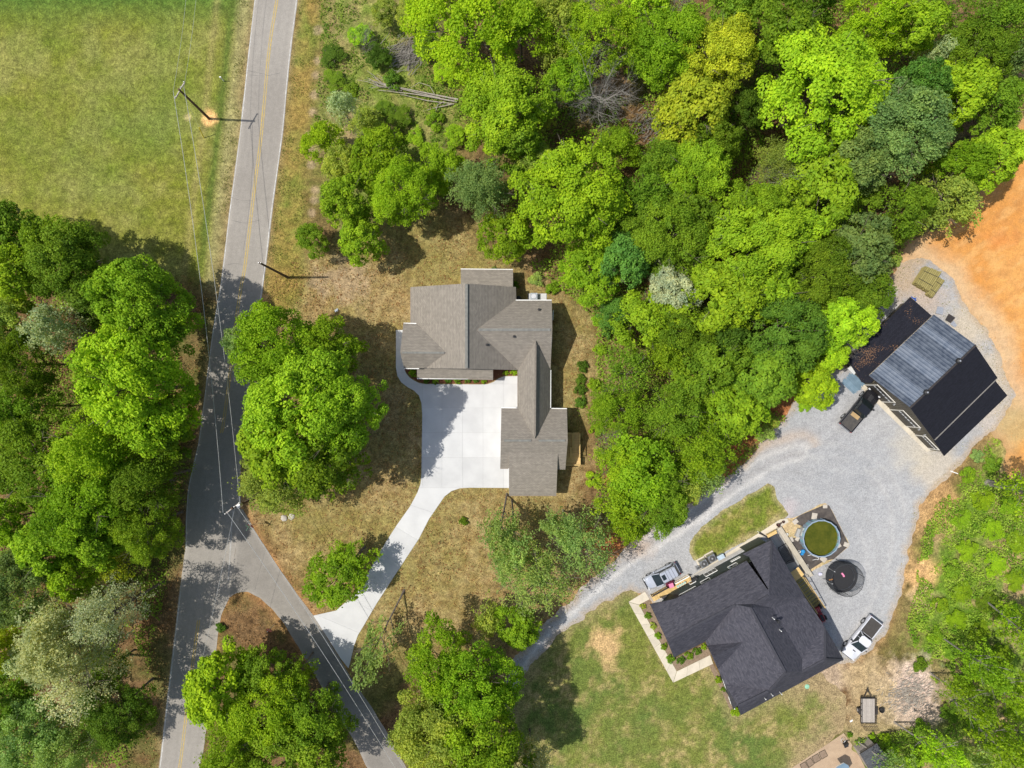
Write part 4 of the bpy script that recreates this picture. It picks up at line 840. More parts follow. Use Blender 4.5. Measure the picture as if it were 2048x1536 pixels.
# treated post stacks
def stack(label, corners, rows, layers, r, ln_extra=0):
    t = thing('post_stack', label, 'post bundle', W(*corners[3])); a, b, c, d = [W(*p, .9) for p in corners]   # a-b far end, d-c near end
    me0 = None
    for k in range(layers):
        z = r+(layers-1-k)*r*1.8; nrow = rows
        for i in range(nrow):
            t_ = (i+.5)/nrow; e = random.uniform(-.06, .06); p = a.lerp(b, t_); q = d.lerp(c, t_); dn = (p-q).normalized()*e; p = Vector((p.x, p.y, z+random.uniform(-.02, .02)))+dn; q = Vector((q.x, q.y, z))+dn
            MB().tube(p, q, r*.97, r*.93, 8).build('timber_post', M['bamboo'], t, world=True)
    for f_ in (.27, .73):
        p = a.lerp(d, f_); q = b.lerp(c, f_); p.z = q.z = r*2+(layers-1)*r*1.8+.02; MB().beam(p, q, .06, .03).build('strap', M['strap'], t, world=True)
    return t
stack('larger stack of olive green timber posts strapped together behind the barn', [(1851,533),(1882,545),(1857,583),(1830,566)], 9, 5, .12)
stack('narrower stack of olive timber posts lying against the larger stack', [(1880,554),(1891.5,561),(1867,595),(1856,587)], 4, 4, .11)

# ---------------- pool, pad, trampoline
PC = W(1634.5, 1073, 0); PR = 2.28
t = tag(MB().prism([tuple(W(*p)[:2]) for p in [(1585.5,1040),(1600,1030),(1640,1013),(1651,1008.7),(1658,1011),(1677,1048),(1697,1088),(1694,1094),(1668,1117.5),(1647,1122),(1614,1143),(1606,1137),(1575.7,1078),(1595,1074),(1608,1060),(1608,1054),(1588,1046)]], .02, .07).build('ground_fabric', M['fabric']), kind='structure')
t = thing('round_pool', 'round above-ground swimming pool with murky olive green water', 'swimming pool', PC)
n = 18
for i in range(n):
    a0 = 2*math.pi*i/n; a1 = 2*math.pi*(i+1)/n; p = [Vector((math.cos(a)*PR, math.sin(a)*PR, 0)) for a in (a0, a1)]; up = Vector((0, 0, 1.25))
    MB().add([p[0], p[1], p[1]+up, p[0]+up], [(0, 1, 2, 3)]).build('wall_panel', M['poolrim'], t)
    q = [x_*(PR-.09)/PR for x_ in p]; r = [x_*(PR+.04)/PR for x_ in p]; z = Vector((0, 0, 1.26)); z2 = Vector((0, 0, 1.3)); MB().add([q[0]+z, q[1]+z, r[1]+z, r[0]+z, q[0]+z2, q[1]+z2, r[1]+z2, r[0]+z2], [(3, 2, 1, 0), (4, 5, 6, 7), (0, 1, 5, 4), (2, 3, 7, 6), (1, 2, 6, 5), (3, 0, 4, 7)]).build('rim_section', M['poolrim'], t)
    if i % 2 == 0: MB().box((math.cos(a0)*(PR+.03), math.sin(a0)*(PR+.03), .64), (.1, .12, 1.26), rz=a0).build('upright', M['poolrim'], t)
MB().lathe([(PR-.02, 1.25), (PR-.03, .1)], 48).build('liner', M['poolwall'], t, smooth=True)
wm_, n_, b_ = new_mat('algae_water'); b_.inputs['Roughness'].default_value = .07; b_.inputs['Specular IOR Level'].default_value = .35
tc = N(n_, 'ShaderNodeTexCoord'); nz = N(n_, 'ShaderNodeTexNoise'); nz.inputs['Scale'].default_value = 1.1; nz.inputs['Detail'].default_value = 8; nz.inputs['Roughness'].default_value = .7; n_.links.new(tc.outputs['Object'], nz.inputs['Vector'])
cr = N(n_, 'ShaderNodeValToRGB'); e = cr.color_ramp.elements; e[0].position = .35; e[0].color = (.05, .062, .004, 1); e[1].position = .72; e[1].color = (.105, .105, .010, 1); n_.links.new(nz.outputs[0], cr.inputs[0]); n_.links.new(cr.outputs[0], b_.inputs['Base Color'])
n2_ = N(n_, 'ShaderNodeTexNoise'); n2_.inputs['Scale'].default_value = 4; n_.links.new(tc.outputs['Object'], n2_.inputs['Vector']); bp = N(n_, 'ShaderNodeBump'); bp.inputs['Strength'].default_value = .08; n_.links.new(n2_.outputs[0], bp.inputs['Height']); n_.links.new(bp.outputs[0], b_.inputs['Normal'])
MB().lathe([(0, .72), (PR-.04, .72)], 48).build('water', wm_, t)
for i, (px, py) in enumerate(((1649.5,1012.5),(1590,1043),(1628,1032),(1677,1090),(1692,1089),(1579.5,1079.5),(1594,1077),(1612,1134),(1646,1117.5))):
    w_ = .45+.1*(i % 3); o = MB().box((0, 0, .04), (w_*1.2, w_, .07), rz=i*.7).build('paver', M['stone']); o.location = W(px, py)+Vector((0, 0, .07))
    tag(o, ['pale stone on the top corner of the pool mat','pale stone at the left tip of the pool mat','square paver just above the pool rim','small paver right of the pool on dark mat','pale stone on the right corner of the pool mat','pale paver nearest the patio wall','small paver left of the pool rim, beside another paver','white stone near the bottom corner of the pool mat','pale paver below the pool, beside the trampoline'][i], 'paver')
t = thing('pool_steps', 'grey plastic entry steps on the west rim of the pool', 'pool steps', W(1600, 1062))
for i, (x_, h_) in enumerate(((-.45, .45), (0, .85))): MB().box((x_*1.0+.1, x_*.4, h_/2), (.48, 1.05, h_), rz=-.38).build('step', M['greyc'], t)
t = thing('pool_pump', 'small blue pool pump on the dark mat left of the pool', 'pool pump', W(1604.5, 1102)); MB().lathe([(0, 0), (.24, 0), (.26, .35), (.18, .42), (0, .44)], 14).build('filter_tank', M['bluep'], t); MB().tube((.2, 0, .2), (.55, .25, .3), .06).build('hose', M['black'], t); MB().box((-.1, -.35, .12), (.35, .25, .24)).build('motor', M['bluep'], t)
for px, py, lab in ((1597, 1102.5, 'white plastic tub beside the blue pool pump'), (1572.5, 1068, 'white plastic tub on sand near the patio corner')):
    o = MB().lathe([(0, 0), (.14, 0), (.17, .22), (.15, .22), (.12, .03)], 12).build('tub', M['white']); o.location = W(px, py)+Vector((0, 0, .07)); tag(o, lab, 'tub')
o = MB().path([(0, 0, .03), (.4, .12, .03), (.9, -.1, .03), (1.35, -.25, .03), (1.3, -.5, .03), (1.0, -.45, .03), (.6, -.55, .03)], [.03]*7, 6).build('white_hose', M['white']); o.location = W(1615, 1111)+Vector((0, 0, .07)); tag(o, 'white crumpled hose on the dark mat below the pool', 'hose')
T = thing('trampoline', 'round black trampoline with net enclosure on gravel beside the pool', 'trampoline', W(1677, 1150))
TR = 1.95; hz = .85
MB().lathe([(0, hz), (TR-.38, hz)], 40).build('jump_mat', M['trampmat'], T)
MB().lathe([(TR-.36, hz+.02), (TR, hz+.03), (TR+.03, hz-.05), (TR, hz-.09)], 40).build('spring_pad', M['black'], T)
mb = MB(); nr = 40
for i in range(nr): a0 = 2*math.pi*i/nr; a1 = 2*math.pi*(i+1)/nr; mb.tube((math.cos(a0)*TR, math.sin(a0)*TR, hz-.05), (math.cos(a1)*TR, math.sin(a1)*TR, hz-.05), .03, n=5, caps=False)
mb.build('frame_ring', M['galv'], T)
for i in range(8):
    a = 2*math.pi*i/8+.2; c, s = math.cos(a), math.sin(a)
    MB().path([(c*(TR+.12), s*(TR+.12), 0), (c*(TR+.1), s*(TR+.1), hz), (c*(TR+.08), s*(TR+.08), 2.6), (c*(TR-.05), s*(TR-.05), 2.65)], [.028]*4, 6).build('net_pole', M['galv'] if i in (3, 4) else M['black'], T)
for i in range(4):
    a = 2*math.pi*i/4+.4; p = [(math.cos(a+o_)*(TR-.02), math.sin(a+o_)*(TR-.02)) for o_ in (-.18, .18)]; MB().path([(p[0][0], p[0][1], hz-.06), (p[0][0]*1.08, p[0][1]*1.08, .03), (p[1][0]*1.08, p[1][1]*1.08, .03), (p[1][0], p[1][1], hz-.06)], [.025]*4, 6).build('leg', M['galv'], T)
net = MB(); na = 96; rr = TR+.02
for i in range(na):
    a = 2*math.pi*i/na; net.tube((math.cos(a)*rr, math.sin(a)*rr, hz), (math.cos(a)*rr*1.02, math.sin(a)*rr*1.02, 2.55), .008, n=3, caps=False)
for k in range(22):
    z = hz+k*.08
    for i in range(32): a0 = 2*math.pi*i/32; a1 = 2*math.pi*(i+1)/32; net.tube((math.cos(a0)*rr, math.sin(a0)*rr, z), (math.cos(a1)*rr, math.sin(a1)*rr, z), .006 if k < 21 else .025, n=3, caps=False)
net.build('safety_net', M['trampnet'], T)
o = MB().box((0, 0, .06), (.42, .2, .1), rz=-.9).lathe([(.0, .14), (.12, .1), (.13, 0)], 8, (.12, -.2, .05)).build('pink_toy', M['pink']); o.location = W(1685, 1148.5, hz); tag(o, 'small pink toy lying near the middle of the trampoline', 'toy')
o = MB().box((0, 0, .05), (.36, .13, .09), rz=.1).lathe([(.0, .12), (.09, .08), (.1, 0)], 8, (.16, .05, .04)).build('orange_toy', M['orange']); o.location = W(1660.5, 1159, hz+.05); tag(o, 'small orange toy at the left edge of the trampoline', 'toy')
o = MB().box((0, 0, .15), (.3, .34, .3)).box((.12, .02, .25), (.2, .2, .25)).build('toy_box', mat('lilac_plastic', (.5, .5, .7), (.75, .75, .8), 5, .5)); o.location = W(1638.5, 1147); tag(o, 'little lilac and white box on gravel left of the trampoline', 'box')
# ================================================================== VEHICLES
def loft(st, m, name, parent, smooth=True, ncap=True):
    "st: stations (x, halfwidth, z_low, z_side, z_top, tuck)"
    mb = MB(); ring = 9; V = []
    for x, w_, zl, zs, zt, tk in st:
        V += [(x, -w_*.9, zl), (x, -w_, zl+(zs-zl)*.35), (x, -w_, zs-.06), (x, -w_*(1-tk*.5), zs), (x, -w_*(1-tk), zt-.02), (x, 0, zt), ]
        V += [(x, w_*(1-tk), zt-.02), (x, w_*(1-tk*.5), zs), (x, w_, zs-.06), (x, w_, zl+(zs-zl)*.35), (x, w_*.9, zl)]
    k = 11; F = []
    for i in range(len(st)-1):
        for j in range(k-1): F.append((i*k+j, i*k+j+1, (i+1)*k+j+1, (i+1)*k+j))
        F.append((i*k+k-1, i*k, (i+1)*k, (i+1)*k+k-1))
    F += [tuple(range(k)), tuple(range(len(st)*k-1, (len(st)-1)*k-1, -1))]
    mb.add(V, F); o = mb.build(name, m, parent, smooth=False)
    bm = bmesh.new(); bm.from_mesh(o.data); bmesh.ops.recalc_face_normals(bm, faces=bm.faces); bm.to_mesh(o.data); bm.free()
    if smooth:
        for p in o.data.polygons: p.use_smooth = True
        try: o.data.set_sharp_from_angle(angle=R_(38))
        except Exception: pass
    return o
def wheels(t, L, xw, w_, r=.38):
    for sx in (xw[0], xw[1]):
        for sy in (-1, 1):
            y = sy*(w_-.12); wh = MB().tube((sx, y-.13, r), (sx, y+.13, r), r, n=20).build('wheel', M['rubber'], t); MB().tube((sx, y+sy*.131, r), (sx, y+sy*.145, r), r*.6, r*.5, n=12).build('rim', M['galv'], wh)
def quad(mb, pts): mb.add(pts, [(0, 1, 2, 3)]); return mb
def cabin(t, x0, x1, x2, x3, w0, w1, z0, z1, paint, roofrails=False, sun=False, ribs=False):
    "glasshouse: base from x0 (windscreen foot) to x3 (rear foot), roof from x1 to x2"
    loft([(x0, w0, z0-.1, z0-.02, z0, .02), (x1, w0*.99, z0-.1, z0, z1-.05, 1-w1/w0), (x2, w0*.99, z0-.1, z0, z1-.05, 1-w1/w0), (x3, w0, z0-.1, z0-.02, z0, .02)], M['glass'], 'glasshouse', t, smooth=False)
    e_ = .20; V = [(x1+.02, -w1+e_, z1-.03), (x1+.02, w1-e_, z1-.03), (x1-e_*.7, w1, z1-.03), (x2+e_*.8, w1, z1-.03), (x2-.02, w1-e_, z1-.03), (x2-.02, -w1+e_, z1-.03), (x2+e_*.8, -w1, z1-.03), (x1-e_*.7, -w1, z1-.03)]
    c = [((p[0]-(x1+x2)/2)*.95+(x1+x2)/2, p[1]*.9, z1+.035) for p in V]; MB().add(V+c, [tuple(range(8, 16)), tuple(range(7, -1, -1))]+[(i, (i+1) % 8, 8+(i+1) % 8, 8+i) for i in range(8)]).build('roof_panel', paint, t)
    for sy in (-1, 1):
        xm = (x1+x2)/2
        for a_, b_, w_ in (((x0, sy*w0*.97, z0), (x1, sy*w1, z1-.02), .09), ((x3, sy*w0*.97, z0), (x2, sy*w1, z1-.02), .12), ((xm, sy*w0*.985, z0), (xm, sy*(w1+.01), z1-.03), .10)): MB().beam(a_, b_, w_, .05).build('pillar', paint, t)
    if ribs:
        for y in (-.4, -.2, 0, .2, .4): MB().box(((x1+x2)/2, y, z1+.035), (abs(x1-x2)*.8, .05, .012)).build('roof_rib', paint, t)
    if roofrails:
        for sy in (-1, 1): MB().beam((x1-.2, sy*w1*.88, z1+.06), (x2+.1, sy*w1*.88, z1+.06), .035, .04).build('roof_rail', M['metal'], t)
        for f in (.38, .58, .78): x = x1+(x2-x1)*f; MB().beam((x, -w1*.9, z1+.06), (x, w1*.9, z1+.06), .025, .02).build('cross_bar', M['darkmetal'], t)
    if sun: x = x1+(x2-x1)*.16; MB().box((x, 0, z1+.034), (.5, w1*.95, .015)).build('sunroof', M['glass'], t)
def common(t, L, w_, paint, zf=.72, zr=.85):
    for sy in (-1, 1):
        MB().box((L/2-.1, sy*(w_-.28), zf), (.16, .42, .16), rz=-sy*.25).build('headlight', M['headlight'], t)
        MB().box((-L/2+.05, sy*(w_-.12), zr), (.1, .14, .26)).build('tail_light', M['taillight'], t)
    MB().box((L/2+.01, 0, .42), (.14, w_*1.7, .22)).build('front_bumper', M['black'], t); MB().box((-L/2-.01, 0, .45), (.14, w_*1.75, .2)).build('rear_bumper', M['galv'], t)
    MB().box((L/2-.01, 0, .72), (.06, w_*1.0, .24)).build('grille', M['black'], t)
def mirrors(t, x, w_, z, m):
    for sy in (-1, 1): MB().box((x, sy*(w_+.13), z), (.14, .24, .17)).beam((x, sy*(w_-.05), z-.05), (x, sy*(w_+.05), z-.03), .06, .05).build('side_mirror', m, t)
def suv(loc, rz, label, paint):
    t = thing('parked_car', label, 'car', loc, rz); L = 4.75; w_ = .93
    loft([(-2.38, .66, .35, .92, .98, .2), (-2.2, .84, .3, 1.02, 1.06, .15), (-1.5, .93, .26, 1.04, 1.08, .08), (0, .94, .25, 1.0, 1.05, .08), (1.0, .93, .26, .95, 1.04, .1), (1.7, .92, .28, .86, .98, .16), (2.12, .82, .32, .76, .88, .25), (2.38, .58, .36, .60, .68, .3)], paint, 'body', t)
    cabin(t, 1.22, .22, -1.95, -2.27, .90, .75, 1.05, 1.68, paint, True, True); wheels(t, L, (1.45, -1.4), w_); common(t, L, w_, paint); mirrors(t, .75, w_, 1.1, paint)
    t.scale = (.94, .94, .97)
    return t
def pickup(loc, rz, label, paint, cover):
    t = thing('pickup_truck', label, 'pickup truck', loc, rz); L = 5.75; w_ = .98
    loft([(-.55, .96, .42, 1.1, 1.13, .06), (0, .98, .36, 1.1, 1.14, .06), (1.0, .98, .36, 1.08, 1.14, .08), (1.8, .98, .38, 1.04, 1.14, .14), (2.5, .94, .42, .98, 1.08, .18), (2.88, .70, .46, .86, .94, .25)], paint, 'body', t)
    loft([(-2.86, .95, .5, 1.02, 1.04, .02), (-2.7, .98, .44, 1.06, 1.07, .02), (-.56, .97, .42, 1.06, 1.07, .02)], paint, 'bed_body', t)
    MB().box((-1.72, 0, 1.075 if cover == 'tonneau' else 1.08), (2.1, 1.66, .03)).build('bed_cover' if cover == 'tonneau' else 'bed_liner', M['tonneau'] if cover == 'tonneau' else M['liner'], t)
    for sy in (-1, 1): MB().box((-1.72, sy*.9, 1.1), (2.2, .1, .06)).build('bed_rail', paint, t)
    MB().box((-2.8, 0, 1.08), (.09, 1.75, .08)).build('tailgate', paint, t)
    if cover == 'card':
        MB().box((-.95, .1, 1.14), (.5, 1.1, .1), rz=.05).build('cardboard_load', M['card'], t)
    cabin(t, 1.48, .62, -.35, -.62, .92, .76, 1.12, 1.86, paint, ribs=(cover == 'tonneau')); wheels(t, L, (1.85, -1.75), w_, .41); common(t, L, w_, paint, .85, .95); mirrors(t, 1.0, w_, 1.25, M['black'])
    MB().box((1.95, 0, 1.135), (.85, .55, .03), taper=.8).build('bonnet_scoop', paint if cover == 'tonneau' else M['black'], t)
    if cover == 'tonneau': MB().box((1.85, 0, 1.16), (.12, .4, .03)).build('bonnet_vent', M['black'], t)
    return t
def sink(t, dz):
    t.location.z = dz
suv(W(1321, 1149)+Vector((0, 0, .03)), R_(208), 'silver SUV with roof rails parked on gravel next to the charcoal house', M['silver'])
pickup(W(1717.5, 1271)+Vector((0, 0, .03)), R_(232), 'white pickup truck with black bed cover at the corner of the charcoal house', M['carwhite'], 'tonneau')
pickup(W(1712.5, 820)+Vector((0, 0, .03)), R_(50), 'black pickup truck with cardboard in its bed in front of the barn', M['carblack'], 'card')
t = thing('quad_bike', 'dark red striped quad bike parked under the eave at the foot of the stairs', 'quad bike', W(1636, 1226), R_(115))
loft([(-.95, .32, .4, .7, .78, .2), (-.4, .36, .4, .72, .85, .3), (.3, .3, .4, .7, .82, .3), (.95, .34, .4, .62, .7, .2)], M['red'], 'body', t); MB().box((-.35, 0, .9), (.8, .34, .1)).build('seat', M['black'], t)
for sx in (-.75, .75):
    for sy in (-1, 1): MB().tube((sx, sy*.5-.12, .3), (sx, sy*.5+.12, .3), .3, n=14).build('wheel', M['rubber'], t)
for y in (-.22, 0, .22): MB().box((.75, y, .8), (.45, .05, .04)).box((-.9, y, .86), (.35, .05, .04)).build('rack_bar', mat('pale_red_bar', (.6, .2, .2), None, 3, .5), t)
MB().beam((.35, -.38, 1.0), (.35, .38, 1.0), .05, .05).tube((.35, 0, .8), (.35, 0, 1.0), .04).build('handlebar', M['black'], t)
# utility trailer
t = thing('utility_trailer', 'small flatbed utility trailer with weathered plank deck and raised ramp', 'trailer', W(1731, 1416))
for i in range(9): MB().box((-.75+.167*i*1.125*.99+0, 0, .62+random.uniform(-.004, .004)), (.175, 3.0, .04)).build('deck_plank', M['planks'], t)
fr = MB()
for sx in (-.88, .88): fr.beam((sx, -1.55, .6), (sx, 1.6, .6), .09, .12).beam((sx, -1.55, .95), (sx, 1.6, .95), .05, .05); [fr.beam((sx, y, .6), (sx, y, .95), .05, .05) for y in (-1.5, -.7, .1, .9, 1.55)]
fr.beam((-.9, 1.6, .6), (.9, 1.6, .6), .09, .12).beam((-.9, -1.55, .6), (.9, -1.55, .6), .09, .12).beam((-.9, 1.6, .95), (.9, 1.6, .95), .05, .05); fr.build('frame', M['darkmetal'], t)
MB().beam((-.45, 1.6, .55), (0, 2.45, .5), .08, .1).beam((.45, 1.6, .55), (0, 2.45, .5), .08, .1).box((0, 2.55, .52), (.14, .3, .12)).tube((0, 2.3, 0), (0, 2.3, .8), .04).build('tongue', M['darkmetal'], t)
for sx in (-1, 1):
    wl = MB().tube((sx*1.05-.1, -.1, .33), (sx*1.05+.1, -.1, .33), .33, n=18).build('wheel', M['rubber'], t); MB().tube((sx*1.05+sx*.1, -.1, .33), (sx*1.05+sx*.12, -.1, .33), .18, n=10).build('rim', M['galv'], wl); MB().box((sx*1.06, -.1, .7), (.26, .8, .03)).build('mudguard', M['darkmetal'], t)
rp = MB(); [rp.beam((-.85+.212*k, -1.58, .62), (-.85+.212*k, -1.95, 1.75), .03, .03) for k in range(9)]; [rp.beam((-.87, -1.58-.37*f, .62+1.13*f), (.87, -1.58-.37*f, .62+1.13*f), .04, .04) for f in (0, .5, 1)]; rp.build('ramp_gate', M['darkmetal'], t)
t = thing('rubber_tub', 'round black rubber tub on the ground right of the trailer', 'tub', W(1761, 1418)); MB().lathe([(0, .03), (.2, .03), (.3, .4), (.34, .42), (.34, .38), (.25, 0)], 18).build('tub', M['rubber'], t)

# ================================================================== SMALL THINGS ROUND THE HOUSES
def ac(px, py, rz, label):
    t = thing('air_conditioner', label, 'air conditioner', W(px, py)+Vector((0, 0, .06)), rz)
    MB().box((0, 0, .03), (1.25, 1.2, .08)).build('concrete_pad', M['beige'], t); MB().box((0, 0, .5), (.9, .9, .85)).build('casing', M['metal'], t)
    MB().lathe([(0, .96), (.34, .95), (.38, .93)], 20).build('fan_grille', M['fan'], t); MB().tube((0, 0, .95), (0, 0, 1.0), .1, n=10).build('fan_hub', M['galv'], t)
ac(1404, 1124, R_(28), 'grey air conditioner beside the charcoal house, nearer the silver SUV'); ac(1420, 1113.5, R_(28), 'grey air conditioner beside the charcoal house, nearer the pool')
t = thing('utility_box', 'pale blue storage bin against the dark wall beside the air conditioners', 'storage bin', W(1439, 1112), R_(28)); MB().box((0, 0, .3), (.85, .5, .6)).build('bin', M['acgrey'], t); MB().box((0, 0, .62), (.9, .55, .06)).build('lid', mat('pale_blue_lid', (.45, .55, .65), None, 2, .4), t)
t = thing('electric_meter', 'small grey generator left of the air conditioners', 'generator', W(1394, 1134), R_(28)); MB().box((0, 0, .3), (.45, .4, .45)).build('housing', M['metal'], t); MB().tube((-.1, 0, .53), (.15, 0, .6), .08).build('exhaust', M['black'], t); t.name = 'generator'
t = thing('grill', 'black barbecue grill in the corner of the dark wall near the generator', 'barbecue', W(1386, 1156), R_(28)); MB().tube((-.35, 0, .85), (.35, 0, .85), .26, n=14).build('lid', M['black'], t); MB().box((0, 0, .65), (.75, .5, .2)).build('firebox', M['black'], t)
[MB().beam((sx, sy, .05), (sx, sy, .6), .05, .05).build('leg', M['black'], t) for sx in (-.3, .3) for sy in (-.2, .2)]
t = thing('play_cart', 'pink and maroon plastic play car between silver SUV and charcoal house', 'toy car', W(1339.5, 1167), R_(20))
t.scale = (.82, .82, .9); MB().box((0, 0, .35), (1.35, .95, .45), taper=.9).build('body', M['maroon'], t); MB().box((0, 0, 1.05), (.74, .7, .08), taper=.9).build('canopy', M['pink'], t)
[MB().tube((sx*.5, sy*.36-.05, .2), (sx*.5, sy*.36+.05, .2), .2, n=12).build('wheel', M['black'], t) for sx in (-1, 1) for sy in (-1, 1)]; [MB().beam((sx*.38, sy*.34, .55), (sx*.36, sy*.32, 1.03), .05, .05).build('canopy_post', M['maroon'], t) for sx in (-1, 1) for sy in (-1, 1)]
PT = thing('side_porch', 'low pine porch with railing along the dark wall beside the play car', 'porch', W(1345, 1184))
pa = W(1306, 1200, .3); pb = W(1383, 1158, .3); dd = pb-pa; Lp = dd.length; k = int(Lp/.16); nn_ = Vector((-dd.y, dd.x, 0)).normalized(); nn_ = nn_ if nn_.y > 0 else -nn_
for i in range(k): c = pa+dd*(i+.5)/k+nn_*.25; MB().box((c.x, c.y, .3), (.145, .95, .035), rz=math.atan2(dd.y, dd.x)).build('porch_board', M['wood'], PT, world=True)
for (f0, f1) in ((.02, .42), (.62, .97)):
    a_ = pa+dd*f0+nn_*.7; b_ = pa+dd*f1+nn_*.7; railing(PT, [(a_.x, a_.y), (b_.x, b_.y)], .3, .8, M['darkmetal'] if f0 < .1 else M['white'], bal=.18)
for i, f in enumerate((.64, .70, .76, .82)):
    c = pa+dd*f+nn_*.1; t = thing('white_planter', 'white planter on the side porch, %s from the play car' % ['nearest', 'second', 'third', 'fourth'][i], 'planter', (c.x, c.y, .32)); MB().lathe([(0, 0), (.12, 0), (.16, .3), (.13, .3), (.1, .2)], 12).build('pot', M['white'], t); MB().lathe([(0, .3), (.1, .26), (.12, .2)], 7).build('plant', M['green'], t)
t = thing('wooden_bench', 'orange-brown wooden bench at the north corner of the charcoal house', 'bench', W(1541, 1066), R_(28)); MB().box((0, 0, .45), (1.3, .5, .06)).build('seat', M['wood'], t); MB().box((0, .25, .7), (1.3, .06, .4)).build('backrest', M['wood'], t); [MB().box((sx, sy, .22), (.08, .08, .42)).build('leg', M['wood'], t) for sx in (-.55, .55) for sy in (-.18, .18)]
t = thing('folded_umbrella', 'dark folded patio umbrella lying beside the wooden bench', 'umbrella', W(1529, 1071), R_(-30)); MB().tube((-.8, 0, .1), (.8, 0, .12), .15, .05, 8).build('canopy', M['darkmetal'], t); MB().tube((-1.1, 0, .1), (-.8, 0, .1), .025).build('pole', M['white'], t)
for px, py, lab in ((1554.5, 1049, 'larger dark pot at the end of the back walk'), (1565, 1043, 'small dark pot nearer the end of the back walk, beside the gravel'), (1561, 1045.5, 'tiny dark pot between two pots on the back walk')):
    r = .24 if 'larger' in lab else .17 if 'small' in lab else .1; o = MB().lathe([(0, .02), (r*.75, 0), (r, r*1.6), (r*.9, r*1.6), (r*.8, r)], 14).build('plant_pot', mat('dark_pot', (.10, .05, .045), None, 3, .7)); o.location = W(px, py)+Vector((0, 0, .09)); tag(o, lab, 'pot')
o = MB().lathe([(0, 0), (.28, 0), (.3, .02), (.26, .05), (0, .07)], 16).build('lid', M['green']); o.location = W(1614, 1373)+Vector((0, 0, .02)); tag(o, 'round pale green septic lid on the lawn below the charcoal house', 'lid')
t = thing('blue_bowl', 'dark blue pet bowl on the patio of the charcoal house', 'bowl', W(1591, 1138)); MB().lathe([(0, .03), (.12, .03), (.2, .14), (.22, .14), (.2, 0)], 14).build('bowl', M['bluep'], t); t.location.z = .08
o = MB().box((0, 0, .02), (.3, .2, .04), rz=.4).box((.1, .1, .05), (.2, .15, .03), rz=.9).build('white_litter', M['white']); o.location = W(1702, 1442); tag(o, 'scrap of white litter on the ground left of the trailer', 'litter')
o = MB().box((0, 0, .05), (.4, .28, .1), rz=.4).box((.1, .12, .08), (.25, .2, .1), rz=1).build('plastic_bag', M['acgrey']); o.location = W(673, 621); tag(o, 'crumpled pale blue plastic bag on dry grass', 'bag')
o = MB().box((0, 0, .04), (1.0, .1, .08), rz=-.35).build('white_pipe', M['white']); o.location = W(1907.5, 944.5)+Vector((0, 0, .03)); tag(o, 'short white pipe at the gravel edge below the barn', 'pipe')
for px, py, lab in ((568, 1036, 'left grey rock on dry grass by the side road'), (583, 1033, 'right grey rock on dry grass by the side road')):
    bm = bmesh.new(); bmesh.ops.create_icosphere(bm, subdivisions=2, radius=.42)
    for v_ in bm.verts: v_.co *= random.uniform(.8, 1.15); v_.co.z *= .45
    me = bpy.data.meshes.new('rock'); bm.to_mesh(me); bm.free(); me.materials.append(M['stone']); o = link('rock', me); o.location = W(px, py)+Vector((0, 0, .05)); tag(o, lab, 'rock')
# lower-right corner: sand pad with panels, chair, shed, blue roof
tag(MB().prism([tuple(W(*p)[:2]) for p in [(1687,1466),(1582,1537),(1540,1570),(1560,1640),(1790,1640),(1733,1540),(1712,1500)]], -.02, .03).build('sand_pad', M['tan']), kind='structure')
panels = [[(1637,1505),(1649,1499),(1655,1511),(1643,1518)], [(1623,1513.5),(1635,1506.5),(1641,1519),(1629,1526)], [(1611,1522),(1621,1515),(1628,1527),(1618,1534.5)], [(1599.5,1529),(1609.5,1523),(1617,1535.5),(1606,1543)]]
for i, pn in enumerate(panels):
    P4 = [W(*p)+Vector((0, 0, .06)) for p in pn]; t = thing('ground_panel', 'square brown panel with dark frame on the sand, %s one from the folding chair' % ['nearest', 'second', 'third', 'farthest'][i], 'panel', P4[0])
    MB().prism([tuple(p[:2]) for p in P4], .03, .06).build('board', M['pad'], t, world=True); fm = MB(); [fm.beam(P4[k_], P4[(k_+1) % 4], .05, .05) for k_ in range(4)]; fm.build('frame', M['strap'], t, world=True)
t = thing('camp_chair', 'black camp chair with clutter on the sand pad near the shed', 'chair', W(1688, 1483)); MB().box((.05, -.25, .42), (.55, .55, .05), rz=.4).build('seat', M['black'], t); MB().box((-.1, .1, .7), (.6, .08, .55), rz=.4).build('backrest', M['black'], t); [MB().beam((sx, sy-.1, 0), (-sx*.7, -sy*.7-.1, .5), .03, .03).build('leg', M['darkmetal'], t) for sx in (-.25, .25) for sy in (-.25, .25)]; MB().lathe([(.24, .5), (.28, .52), (.24, .56)], 14, (-.35, .35, 0)).build('hoop', M['galv'], t)
S = thing('garden_shed', 'small shed with grey shingle roof among brush at the lower edge', 'shed', W(1745, 1512))
roof('roof', [[(1720,1508,2.3),(1754,1487,2.3),(1762,1499,3.0),(1728,1521,3.0)], [(1728,1521,3.0),(1762,1499,3.0),(1788,1528,2.2),(1746,1553,2.2)]], M['roofD'], S, fascia=M['darkmetal'])
walls('wall', [(1720,1508,2.3),(1754,1487,2.3),(1762,1499,3.0),(1788,1528,2.2),(1746,1553,2.2),(1728,1521,3.0)], M['planks'], S, 3, (1752, 1518))
a_ = W(1735, 1490, .02); MB().box((a_.x+1, a_.y-.9, 1.0), (.06, .8, 1.8)).build('door', M['darkmetal'], S, world=True)
